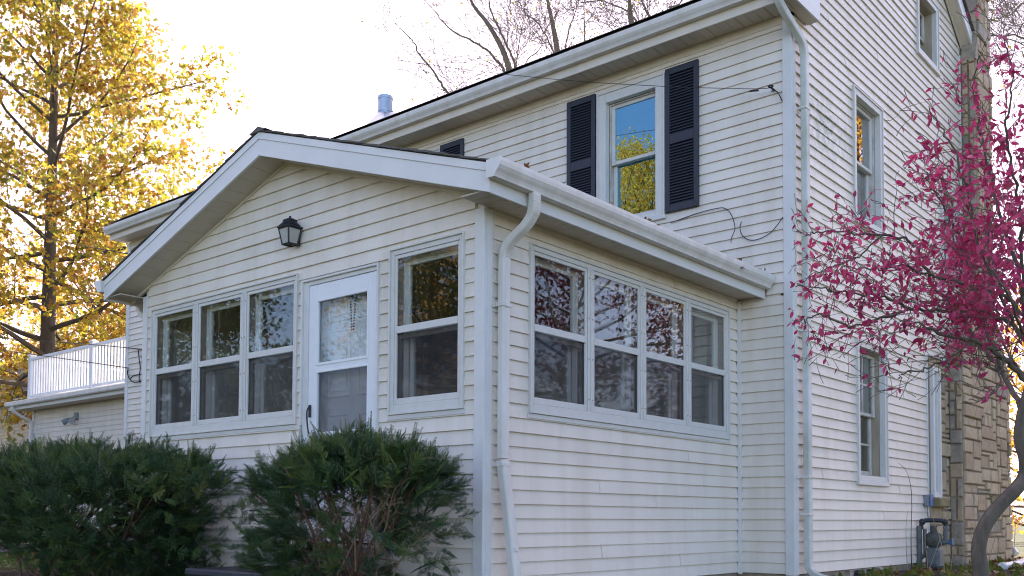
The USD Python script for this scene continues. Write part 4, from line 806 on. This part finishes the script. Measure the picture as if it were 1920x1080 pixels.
# ---------------------------------------------------------------- plants
def rvec(R, n): return unit(R.normal(size=(n, 3)))
def bend(R, p0, d, length, n=5, wig=.18, grav=0.0):
    p = [A(p0, float)]; d = unit(A(d, float))
    for k in range(n):
        d = unit(d + R.normal(size=3) * wig + A([0, 0, grav])); p.append(p[-1] + d * length / n)
    return A(p)
def twigs(R, pts, r0_, r1_, every, length, depth, out, tips, ang=(30, 62), lift=.15, t0=.25, taper=.6, n=4, wig=.16, sides=3, rmin=.0018):
    """side shoots along a limb, and shoots on those"""
    pts = A(pts); seg = np.linalg.norm(np.diff(pts, axis=0), axis=1); L = seg.sum(); cum = np.r_[0, np.cumsum(seg)]
    m_ = max(1, int(L * (1 - t0) / every)); ph = R.uniform(0, 6.28)
    for k in range(m_):
        t = t0 + (1 - t0) * (k + R.uniform(.2, .9)) / m_; s_ = t * L; i = min(np.searchsorted(cum, s_) - 1, len(seg) - 1); i = max(i, 0)
        f = (s_ - cum[i]) / max(seg[i], 1e-6); p = pts[i] * (1 - f) + pts[i + 1] * f; d = unit(pts[i + 1] - pts[i])
        a_ = unit(np.cross(d, [.2, .3, .93])); b_ = np.cross(d, a_); ph += 2.4 + R.uniform(-.5, .5)
        th = math.radians(R.uniform(*ang)); nd = d * math.cos(th) + (a_ * math.cos(ph) + b_ * math.sin(ph)) * math.sin(th) + A([0, 0, lift])
        ln_ = length * R.uniform(.55, 1.15) * (1.15 - .6 * t); r = (r0_ + (r1_ - r0_) * t) * .62
        q_ = bend(R, p, nd, ln_, n, wig); out.append(tube(q_, np.linspace(r, max(r * .35, rmin), len(q_)), sides, False))
        tips.append(q_)
        if depth > 1: twigs(R, q_, r, r * .4, every * taper, length * taper, depth - 1, out, tips, ang, lift, .2, taper, n, wig, 3, rmin)

# ---- yews
nv, nf = [], []
def needle_axis(p0, ang, L, sp=.058, nl=.135):
    c, s_ = math.cos(ang), math.sin(ang)
    for k in range(max(3, int(L / sp))):
        t = (k + .5) * sp; x, y = p0[0] + c * t, p0[1] + s_ * t; l_ = nl * (1.05 - .5 * t / L); z = -.10 * (x - .4) ** 2
        for sd in (-1, 1):
            a_ = ang + sd * 1.0; dx, dy = math.cos(a_) * l_, math.sin(a_) * l_; w_ = .0165; i = len(nv)
            nv.extend([(x, y, z), (x + dx * .5 - math.sin(a_) * w_, y + dy * .5 + math.cos(a_) * w_, z + .03), (x + dx, y + dy, z + .012), (x + dx * .5 + math.sin(a_) * w_, y + dy * .5 - math.cos(a_) * w_, z + .03)])
            nf.extend([(i, i + 3, i + 2), (i, i + 2, i + 1)])
    i = len(nv); nv.extend([(p0[0] - s_ * .012, p0[1] + c * .012, -.004), (p0[0] + s_ * .012, p0[1] - c * .012, -.004), (p0[0] + c * L, p0[1] + s_ * L, -.01)]); nf.append((i, i + 1, i + 2))
needle_axis((0, 0), 0, 1.0)
for x_, a_, L_ in ((.18, .85, .46), (.30, -.8, .44), (.44, .75, .38), (.56, -.75, .32), (.70, .7, .22)): needle_axis((x_, 0), a_, L_)
SPRIG = (A(nv, float), A(nf))
nv, nf = [], []; needle_axis((0, 0), 0, 1.0, .05, .16); SHOOT = (A(nv, float), A(nf))
def yew(name, label, cx, cy, rx, ry, z0, z1, n, seed, holes=(), stems=9, thin=None):
    R = np.random.default_rng(seed)
    t = thing(name, (cx, cy, -1.24), label, 'shrub')
    zc, rz_ = (z0 + z1) / 2, (z1 - z0) / 2
    m_ = n * 3; u = rvec(R, m_); s_ = R.uniform(.30, 1.0, m_) ** .5
    lump = .74 + .58 * meshkit.fbm(np.stack([u[:, 0] * rx * 2.6, u[:, 1] * ry * 2.6, u[:, 2] * rz_ * 2.6], -1) + seed * 3.1, 3)
    sq = (np.abs(u) ** 3).sum(1) ** (-1 / 3)                      # boxy ellipsoid: clipped sides
    P = A([cx, cy, zc]) + u * (s_ * lump * sq)[:, None] * A([rx, ry, rz_])
    keep = P[:, 1] < -.06
    keep &= meshkit.noise(P * 3.3 + 17) > .29
    if thin is not None: keep &= R.uniform(size=m_) < thin(P)
    P, u = P[keep][:n], u[keep][:n]
    d = u * A([1.0, 1.0, .6]) + A([0, 0, .30]) + R.normal(size=P.shape) * .45
    sz_ = R.uniform(.11, .20, len(P))
    lv = scatter(*SPRIG, P, d, rvec(R, len(P)) + A([0, 0, .8]), sz_, 2.4)
    topk = (u[:, 2] > .55) & (s_[keep][:n] > .85)                      # long new shoots standing out of the clipped top
    Q = P[topk][::4]; dq = u[topk][::4] * .5 + A([0, 0, .8]) + R.normal(size=Q.shape) * .25
    lv2 = scatter(*SHOOT, np.vstack([Q, Q + unit(dq) * .06]), np.vstack([dq, dq]), rvec(R, 2 * len(Q)), R.uniform(.08, .17, 2 * len(Q)), 2.4)
    lv2 = (lv2[0], lv2[1], np.clip(lv2[2] + .25, 0, .93))
    wood, tips = [], []
    for k in range(stems):
        b_ = A([cx + R.uniform(-.32, .32) * rx, cy + R.uniform(-.3, .3) * ry, -1.35]); e = A([cx + R.uniform(-.85, .85) * rx, cy + R.uniform(-.75, .75) * ry, zc + R.uniform(.1, .85) * rz_])
        mid = b_ * .5 + e * .5 + A([R.uniform(-.1, .1), R.uniform(-.08, .08), .05])
        q_ = smooth_path([b_, mid, e], 5); r = R.uniform(.011, .022)
        st_ = add(t, 'stem', tube(q_, np.linspace(r, r * .35, len(q_)), 6), MT['bark_yew'], smooth=True)
        twigs(R, q_, r * .6, r * .25, .11, .40, 2, wood, tips, lift=.12, t0=.2)
    add(t, 'twigs', join(wood), MT['bark_yew'], kind='stuff')
    add(t, 'foliage', join([lv, lv2]), MT['yew'], kind='stuff')
    return t, R
yew('yew_shrub', 'wide dense dark green yew at the left, under the three porch windows', -4.56, -.72, 2.58, .62, -1.32, -.06, 5000, 5, stems=16,
    thin=lambda P: np.where((P[:, 0] > -3.0) & (P[:, 2] < -.40), .07, np.where(P[:, 2] < -.76 - .215 * (P[:, 0] + 1.5 * (P[:, 1] + .8) + 5.6), .0, np.where(P[:, 2] < -.95, .5, 1.0))))
tR, R_ = yew('yew_shrub', 'smaller open yew with bare brown stems, between porch door and corner', -.64, -.62, .82, .48, -1.28, -.13, 1800, 8, stems=12,
    thin=lambda P: np.clip(np.where(P[:, 2] > -.45, 1.0, np.where(P[:, 0] > -.55, .16, .38)), 0, 1))
dead = []; tp = []
for k in range(16):
    b_ = A([R_.uniform(-.75, -.1), R_.uniform(-.95, -.6), R_.uniform(-1.15, -.55)]); q_ = bend(R_, b_, (R_.uniform(-.2, 1.0), R_.uniform(-.4, .3), R_.uniform(.3, 1.0)), R_.uniform(.3, .65), 5, .12)
    dead.append(tube(q_, np.linspace(.007, .002, len(q_)), 4, False)); twigs(R_, q_, .004, .002, .06, .18, 2, dead, tp, lift=.05)
add(tR, 'dead_twigs', join(dead), MT['dead'], kind='stuff', label='tangle of bare brown twigs in the lower right of the shrub')

# ---- the small tree with magenta leaves in front of the chimney side
R = np.random.default_rng(21)
TB = at(1840, 1095, 5.0)
pt_ = thing('burning_bush', (TB[0], TB[1], -1.6), 'small crooked tree with magenta autumn leaves at the right edge', 'tree')
def pl(L): return smooth_path([at(*q) for q in L], 6)
tr = pl([(1842, 1240, 4.98), (1841, 1095, 5.0), (1835, 1030, 5.0), (1847, 985, 5.0), (1874, 948, 5.02), (1902, 920, 5.05), (1921, 893, 5.1), (1922, 860, 5.1), (1912, 820, 5.12), (1918, 770, 5.15), (1930, 720, 5.2), (1932, 660, 5.2), (1925, 600, 5.2)])
add(pt_, 'trunk', tube(tr, np.interp(np.arange(len(tr)), [0, 12, 30, 48, len(tr)], [.042, .032, .031, .027, .014]), 12), MT['bark_pink'], smooth=True)
LIMB = [([(1930, 720, 5.2), (1880, 672, 5.05), (1828, 640, 4.9), (1775, 628, 4.8), (1730, 610, 4.7), (1690, 600, 4.65)], .022),
        ([(1932, 660, 5.2), (1900, 610, 5.2), (1840, 586, 5.15), (1770, 583, 5.05), (1705, 577, 4.95), (1665, 556, 4.9), (1612, 552, 4.85), (1560, 545, 4.8)], .020),
        ([(1918, 770, 5.15), (1880, 700, 5.4), (1830, 640, 5.6), (1780, 560, 5.7), (1757, 547, 5.7), (1738, 505, 5.7), (1722, 467, 5.65), (1690, 448, 5.6), (1652, 440, 5.5), (1595, 437, 5.4), (1540, 432, 5.35), (1510, 440, 5.3)], .021),
        ([(1925, 600, 5.2), (1890, 560, 5.1), (1840, 540, 5.0), (1765, 522, 4.9), (1690, 500, 4.8), (1640, 505, 4.75), (1580, 500, 4.7)], .016),
        ([(1880, 700, 5.4), (1830, 560, 5.5), (1800, 455, 5.5), (1782, 410, 5.5), (1755, 360, 5.45), (1730, 330, 5.4)], .016),
        ([(1925, 600, 5.2), (1900, 480, 5.3), (1865, 360, 5.4), (1838, 240, 5.5), (1828, 150, 5.5), (1840, 95, 5.5)], .018),
        ([(1925, 600, 5.2), (1915, 450, 5.1), (1900, 330, 5.05), (1885, 240, 5.0), (1900, 150, 5.0), (1885, 70, 5.0)], .014),
        ([(1900, 610, 5.2), (1840, 480, 4.9), (1820, 390, 4.8), (1795, 300, 4.8), (1768, 245, 4.8), (1740, 200, 4.8)], .013),
        ([(1705, 577, 4.95), (1650, 600, 4.8), (1600, 610, 4.7), (1545, 590, 4.65), (1510, 598, 4.6), (1495, 601, 4.6)], .010),
        ([(1828, 640, 4.9), (1780, 670, 4.8), (1740, 690, 4.75), (1700, 700, 4.7), (1685, 712, 4.7)], .010),
        ([(1560, 545, 4.8), (1540, 540, 4.75), (1515, 538, 4.7), (1490, 536, 4.7)], .006),
        ([(1930, 720, 5.2), (1890, 660, 5.6), (1850, 560, 5.9), (1880, 460, 6.0), (1900, 380, 6.0)], .014),
        ([(1652, 440, 5.5), (1610, 480, 5.4), (1560, 500, 5.3), (1525, 520, 5.25)], .008),
        ([(1930, 640, 5.0), (1890, 560, 4.6), (1850, 470, 4.5), (1870, 380, 4.5)], .012),
        ([(1880, 672, 5.05), (1870, 720, 4.9), (1850, 745, 4.8), (1815, 750, 4.7)], .007)]
wood, sh_ = [], []
for L, r in LIMB:
    q_ = pl(L)
    q_ = q_ + R.normal(size=q_.shape) * .006
    add(pt_, 'limb', tube(q_, np.linspace(r * .62, max(.0022, r * .14), len(q_)), 7), MT['bark_pink'], smooth=True)
    twigs(R, q_, r * .34, .0026, .062, .36, 2, wood, sh_, lift=.06, t0=.10, taper=.55, wig=.22)
    sh_.append(q_[len(q_) * 2 // 3:])
def seen(P):
    v = P - CAM; w = v @ fw; return 960 + FPX * (v @ rt) / w, PPY - FPX * (v @ up) / w
LP, LD, LN = [], [], []
for q_ in sh_:
    L = np.linalg.norm(q_[-1] - q_[0])
    for k in range(R.integers(5, 11)):
        t = R.uniform(.15, 1.0) * (len(q_) - 1); i = min(int(t), len(q_) - 2); p = q_[i] + (q_[i + 1] - q_[i]) * (t - i); d = unit(q_[i + 1] - q_[i])
        LP.append(p); LD.append(d * .35 + rvec(R, 1)[0] * .7 + A([0, 0, -.45])); LN.append(rvec(R, 1)[0] + A([0, 0, .4]))
LP, LD, LN = A(LP), A(LD), A(LN)
px_, py_ = seen(LP)
dens = np.where(px_ > 1780, np.where(py_ < 640, 1.0, .5), np.where(py_ > 650, .38, .60)); dens = dens * np.interp(py_, [60, 110, 200, 320], [.10, .42, .68, 1.0])
dens = dens * np.interp(py_, [600, 660, 730], [1.0, .6, .12]) * np.interp(px_, [1478, 1500, 1560], [.0, .6, .85]) * .78
kp_ = (R.uniform(size=len(LP)) < dens) & (py_ < 745)
LP, LD, LN = LP[kp_], LD[kp_], LN[kp_]
ls = R.uniform(.026, .050, len(LP)); order = np.argsort(-(ls / np.linalg.norm(LP - CAM, axis=1)) * ((seen(LP)[0] < 1915)))
near, rest_ = order[:290], order[290:]
for i in near:
    add(pt_, 'leaf', scatter(*OVAL, LP[i:i + 1], LD[i:i + 1], LN[i:i + 1], ls[i:i + 1]), MT['pinkleaf'])
add(pt_, 'leaf', scatter(*OVAL, LP[rest_], LD[rest_], LN[rest_], ls[rest_]), MT['pinkleaf'], kind='stuff')
wood = [w_ for w_ in wood if seen(w_[0])[0].min() > 1476 and seen(w_[0])[1].max() < 760]
add(pt_, 'twigs', join(wood), MT['bark_pink'], kind='stuff')

# ---- broadleaf trees
def tree(name, label, base, height, crown_r, crown_z0, nl, mat, seed, leaf=.15, bark='bark', trunk_r=.25, per=16, cl=.42, group=None, near=False, droop=.0, tmpl=LOBE):
    R = np.random.default_rng(seed); base = A(base, float)
    t = thing(name, base, label, 'tree', group)
    lean = R.normal(size=2) * .012 * height
    hs = np.linspace(0, 1, 12); tr = np.stack([base[0] + lean[0] * hs ** 2, base[1] + lean[1] * hs ** 2, base[2] + height * .96 * hs], -1)
    add(t, 'trunk', tube(tr, trunk_r * (1 - .93 * hs ** .9) * np.where(hs < .05, 1.35, 1), 10), MT[bark], smooth=True)
    C, wood = [], []
    for k in range(nl):
        z = crown_z0 + (height - crown_z0) * (k + R.uniform(0, 1)) / nl; h = (z - crown_z0) / (height - crown_z0)
        az = k * 2.399 + R.uniform(-.4, .4); L = crown_r * (1.0 - h ** 1.8) ** .75 * R.uniform(.68, 1.08) + .35
        el = math.radians(4 + 52 * h ** 1.3 + R.uniform(-8, 8)); i = z / (height * .96); p0 = A([base[0] + lean[0] * i ** 2, base[1] + lean[1] * i ** 2, base[2] + z])
        q_ = bend(R, p0, (math.cos(az) * math.cos(el), math.sin(az) * math.cos(el), math.sin(el)), L, 8, .09, .02 - droop)
        r = max(.02, trunk_r * .30 * (1 - .75 * h)); add(t, 'limb', tube(q_, np.linspace(r, .012, len(q_)), 5, False), MT[bark]) if near else wood.append(tube(q_, np.linspace(r, .012, len(q_)), 4, False))
        tips = []; twigs(R, q_, r * .5, .012, .34, L * .36, 2 if near else 1, wood, tips, lift=.05, t0=.28, taper=.6, sides=3)
        for w_ in tips + [q_[5:]]:
            m_ = R.integers(2, 5) if near else R.integers(2, 4)
            C += [w_[min(len(w_) - 1, int(len(w_) * R.uniform(.35, 1.0)))] + R.normal(size=3) * cl * .35 for _ in range(m_)]
    C = A(C); P = np.repeat(C, per, 0) + R.normal(size=(len(C) * per, 3)) * cl * .45 * A([1, 1, .62])
    d = rvec(R, len(P)) * .9 + A([0, 0, -.35]); 
    add(t, 'crown', scatter(*tmpl, P, d, rvec(R, len(P)) + A([0, 0, .6]), R.uniform(.7, 1.25, len(P)) * leaf), MT[mat], kind='stuff')
    if wood: add(t, 'branches', join(wood), MT[bark], kind='stuff')
    return t
b0_ = at(88, 700, 31.0)
tree('oak_tree', 'tall gold and russet oak beside the garage, trunk bare at the bottom', (b0_[0], b0_[1], -1.5), 19.5, 6.1, 3.9, 60, 'oakleaf', 31, leaf=.20, trunk_r=.31, per=5, cl=.44, near=True)
tree('maple_tree', 'bright yellow maple behind the garage roof deck and oak', (at(190, 560, 44.0)[0], at(190, 560, 44.0)[1], -1.8), 12.5, 5.6, 1.6, 46, 'goldleaf', 33, leaf=.21, trunk_r=.25, per=9, cl=.6)
tree('maple_tree', 'yellow tree at the far left edge, above the tan house roof', (at(-90, 560, 46.0)[0], at(-90, 560, 46.0)[1], -1.8), 13.5, 5.2, 2.0, 40, 'goldleaf', 34, leaf=.21, trunk_r=.25, per=9, cl=.6)
tree('maple_tree', 'yellow-green tree glimpsed behind the back corner downspout', (at(1960, 700, 30.0)[0], at(1960, 700, 30.0)[1], -1.8), 7.0, 2.6, .8, 40, 'goldleaf', 35, leaf=.15, trunk_r=.16, per=9, cl=.45)
# trees on the photographer's side, seen in the panes
tree('street_tree', 'big golden tree across the lawn, mirrored in the upstairs window', (-14.5, -17.0, -2.2), 14.2, 6.0, 2.2, 60, 'goldleaf', 41, leaf=.13, trunk_r=.3, per=30, cl=.7, tmpl=DIAM)
tree('street_tree', 'green and gold tree left across the lawn, mirrored in the porch panes', (-22.0, -9.5, -2.2), 10.5, 5.0, 1.2, 50, 'greenleaf', 42, leaf=.13, trunk_r=.3, per=30, cl=.7, tmpl=DIAM)
tree('street_tree', 'dark green tree far left across the drive, mirrored in the porch panes', (-27.0, -1.5, -2.0), 11.0, 5.0, 1.2, 46, 'greenleaf', 43, leaf=.13, trunk_r=.3, per=30, cl=.7, tmpl=DIAM)
tree('street_tree', 'dark green tree behind the photographer, mirrored in the door pane', (-10.9, -10.4, -2.2), 7.0, 3.0, .6, 44, 'greenleaf', 47, leaf=.13, trunk_r=.22, per=22, cl=.5, tmpl=DIAM)
tree('dark_red_tree', 'dark red-leaved tree right of the house, mirrored in the side panes', (7.2, 10.8, -1.5), 8.2, 4.1, .6, 60, 'redleaf', 44, leaf=.12, trunk_r=.2, per=20, cl=.45, tmpl=DIAM)
tree('street_tree', 'rounded green tree beyond the drive, mirrored in the window beside the door', (-15.0, -6.6, -2.2), 7.4, 3.6, .5, 46, 'greenleaf', 49, leaf=.13, trunk_r=.22, per=22, cl=.5, tmpl=DIAM)
tree('dark_red_tree', 'low dark tree further back on the right, mirrored in the far side panes', (5.3, 14.6, -1.5), 5.8, 2.8, .5, 40, 'redleaf', 48, leaf=.11, trunk_r=.16, per=14, cl=.45, tmpl=DIAM)
tree('orange_tree', 'orange tree behind right of the house, mirrored in the gable window', (7.2, 23.5, -1.5), 13.2, 5.2, 1.5, 60, 'goldleaf', 45, leaf=.2, trunk_r=.25, per=9, cl=.5, tmpl=DIAM)

# ---- leafless trees behind the house
def bare(name, label, trunk, limbs, seed, every=.5, length=1.9, base_z=-1.5):
    R = np.random.default_rng(seed)
    tp = pl(trunk); b_ = A([tp[0][0], tp[0][1], base_z])
    t = thing(name, b_, label, 'tree')
    full = np.vstack([[b_], tp]); add(t, 'trunk', tube(full, np.linspace(.11, .02, len(full)), 8), MT['bark_bare'], smooth=True)
    wood, tips = [], []
    twigs(R, tp, .03, .014, every * 1.4, length, 3, wood, tips, ang=(22, 48), lift=.12, t0=.35, taper=.58, wig=.13, rmin=.0055)
    for L, r in limbs:
        q_ = pl(L); q_ = q_ + np.cumsum(R.normal(size=q_.shape) * .012, 0)
        add(t, 'limb', tube(q_, np.linspace(r * .46, .008, len(q_)), 6, False), MT['bark_bare'], smooth=True)
        twigs(R, q_, r * .26, .009, every * .54, length, 3, wood, tips, ang=(22, 52), lift=.10, t0=.10, taper=.55, wig=.15, rmin=.0055)
    add(t, 'branches', join(wood), MT['bark_bare'], kind='stuff')
    ends = A([q_[-1] for q_ in tips]); ends = ends[R.uniform(size=len(ends)) < .05]
    add(t, 'last_leaves', scatter(*DIAM, ends, rvec(R, len(ends)), rvec(R, len(ends)), R.uniform(.05, .10, len(ends))), MT['oakleaf'], kind='stuff')
d = 25.0
bare('bare_tree', 'leafless tree with limbs fanning out left above the roof, nearest the flue pipe', [(985, 420, d), (975, 260, d), (958, 150, d), (945, 100, d), (915, 45, d), (885, 5, d), (865, -60, d)],
     [([(975, 300, d), (900, 240, d - .6), (840, 180, d - 1), (813, 153, d - 1), (790, 125, d - 1), (770, 100, d - 1), (755, 75, d - 1), (728, 45, d - 1)], .085),
      ([(970, 220, d), (948, 137, d + .4), (920, 97, d + .6), (880, 68, d + .8), (853, 50, d + 1), (830, 28, d + 1), (805, -8, d + 1)], .085),
      ([(975, 260, d), (968, 140, d - .5), (953, 83, d - .8), (927, 33, d - 1), (910, -10, d - 1), (900, -60, d - 1)], .080),
      ([(972, 240, d), (985, 130, d + .6), (1000, 100, d + .8), (1020, 80, d + 1.2), (1035, 92, d + 1.4)], .035)], 51)
d = 27.0
bare('bare_tree', 'leafless tree with a straight pale trunk above the middle of the roof', [(1062, 400, d), (1052, 180, d), (1044, 90, d), (1036, 45, d), (1027, 0, d), (1020, -60, d)],
     [([(1056, 200, d), (1040, 95, d - .6), (1020, 50, d - 1), (990, 22, d - 1), (970, -15, d - 1)], .055), ([(1058, 250, d), (1090, 120, d + .6), (1098, 83, d + .8), (1099, 50, d + 1), (1097, 15, d + 1), (1100, -40, d + 1)], .06),
      ([(1050, 150, d), (1062, 70, d - .4), (1072, 30, d - .6), (1080, -20, d - .8)], .05)], 52)
d = 23.0
bare('bare_tree', 'leafless many-stemmed tree above the roof, right of the others', [(1215, 400, d), (1205, 150, d), (1185, 50, d), (1180, 0, d), (1176, -60, d)],
     [([(1208, 180, d), (1217, 40, d - .5), (1208, 10, d - .8), (1200, -40, d - 1)], .08), ([(1205, 130, d), (1196, 45, d + .5), (1150, 10, d + .8), (1110, 0, d + 1), (1060, 2, d + 1.2)], .06), ([(1212, 220, d), (1250, 30, d + .5), (1275, 5, d + .6), (1300, -20, d + .8)], .06)], 53, every=.42)
d = 21.0
bare('bare_tree', 'leafless tree reaching in from the top right corner beside the chimney', [(2010, 400, d), (2000, 150, d), (1990, 20, d), (1975, -60, d)],
     [([(2003, 200, d), (1960, 90, d), (1920, 60, d - .3), (1880, 50, d - .5), (1845, 45, d - .8), (1800, 30, d - 1)], .05), ([(1998, 120, d), (1930, 10, d + .5), (1890, 28, d + .8), (1855, 40, d + 1)], .055), ([(2000, 150, d), (1940, 100, d - .6), (1900, 75, d - .8), (1850, 56, d - 1)], .035)], 54, every=.34, length=1.5)

# ---- grass, fallen leaves, weeds and dry stalks
R = np.random.default_rng(61)
BL = (A([[0, .06, 0], [0, -.06, 0], [.55, .04, .05], [.55, -.04, .05], [1, 0, .22]]), A([[0, 1, 3], [0, 3, 2], [2, 3, 4]]))
n = 26000; P = np.stack([R.uniform(-12.5, -5.2, n), R.uniform(-2.2, 4.6, n), np.zeros(n)], -1); P[:, 2] = ground_z(P[:, 0], P[:, 1])
d = np.stack([R.normal(size=n) * .4, R.normal(size=n) * .4, np.ones(n)], -1)
P = P[~((P[:, 0] > -6.4) & (P[:, 1] > -1.4))]; d = d[:len(P)]
add(WORLD, 'grass', scatter(*BL, P, d, rvec(R, len(P)), R.uniform(.03, .075, len(P))), MT['grass'], label='short green lawn at the lower left behind the wide yew', cat='grass', kind='stuff')
n = 1500; a_ = R.uniform(0, 1, n)
P = np.where((a_ < .62)[:, None], np.stack([R.uniform(.62, 2.6, n), R.uniform(2.5, 13.0, n), np.zeros(n)], -1), np.stack([R.uniform(-12, -5, n), R.uniform(-2, 4.5, n), np.zeros(n)], -1)); P[:, 2] = ground_z(P[:, 0], P[:, 1]) + R.uniform(.03, .07, n)
add(WORLD, 'fallen_leaves', scatter(*LOBE, P, rvec(R, n) * A([1, 1, .25]), rvec(R, n) * .5 + A([0, 0, 1]), R.uniform(.06, .13, n)), MT['litter'], label='brown and yellow fallen leaves scattered over lawn and bed', cat='leaves', kind='stuff')
n = 170; P = np.stack([R.uniform(.66, 2.0, n), R.uniform(3.6, 12.0, n), np.zeros(n)], -1); P[:, 2] = ground_z(P[:, 0], P[:, 1])
P = np.repeat(P, 5, 0) + R.normal(size=(n * 5, 3)) * A([.05, .05, 0]); d = R.normal(size=P.shape) * .8 + A([0, 0, .9])
add(WORLD, 'weeds', scatter(*OVAL, P, d, rvec(R, len(P)) + A([0, 0, .5]), R.uniform(.06, .15, len(P))), MT['weed'], label='low green weeds along the foot of the gable wall', cat='weeds', kind='stuff')
STK = ['', 'dry stalk nearest the cellar window, leaning on the siding', 'short dry stalk just left of the gas meter riser', 'dry stalk in front of the gas meter body', 'tall dry stalk between gas meter and crooked trunk', 'dry stalk nearest the camera below the old window', 'tall dry stalk right of the gas meter against the chimney', 'short dry stalk low among the weeds before the meter', 'dry stalk right of the crooked trunk by the white pipe', 'smallest dry stalk touching the gas meter riser']
for k, (x, y, h) in enumerate([(.72, 6.55, 1.05), (.70, 6.4, .75), (.80, 6.75, .62), (1.0, 6.9, .8), (1.25, 7.4, .95), (1.15, 6.2, .7), (1.5, 7.6, 1.0), (1.35, 6.5, .6), (1.7, 8.4, .9), (.75, 6.9, .5)]):
    q_ = bend(R, (x, y, -1.25), (R.uniform(-.15, .15), R.uniform(-.15, .15), 1), h, 7, .06)
    if k == 0: q_ = smooth_path([(.72, 6.45, -1.25), (.70, 6.50, -.8), (.68, 6.60, -.45), (.66, 6.63, -.22), (.65, 6.52, -.05), (.64, 6.30, .03)], 5)
    s_ = add(WORLD, 'dry_stalk', tube(q_, np.linspace(.0055, .002, len(q_)), 4), MT['wire'] if k == 0 else MT['straw'],
             label='long dark vine stem curving up the siding left of the gas meter' if k == 0 else STK[k], cat='stalk')
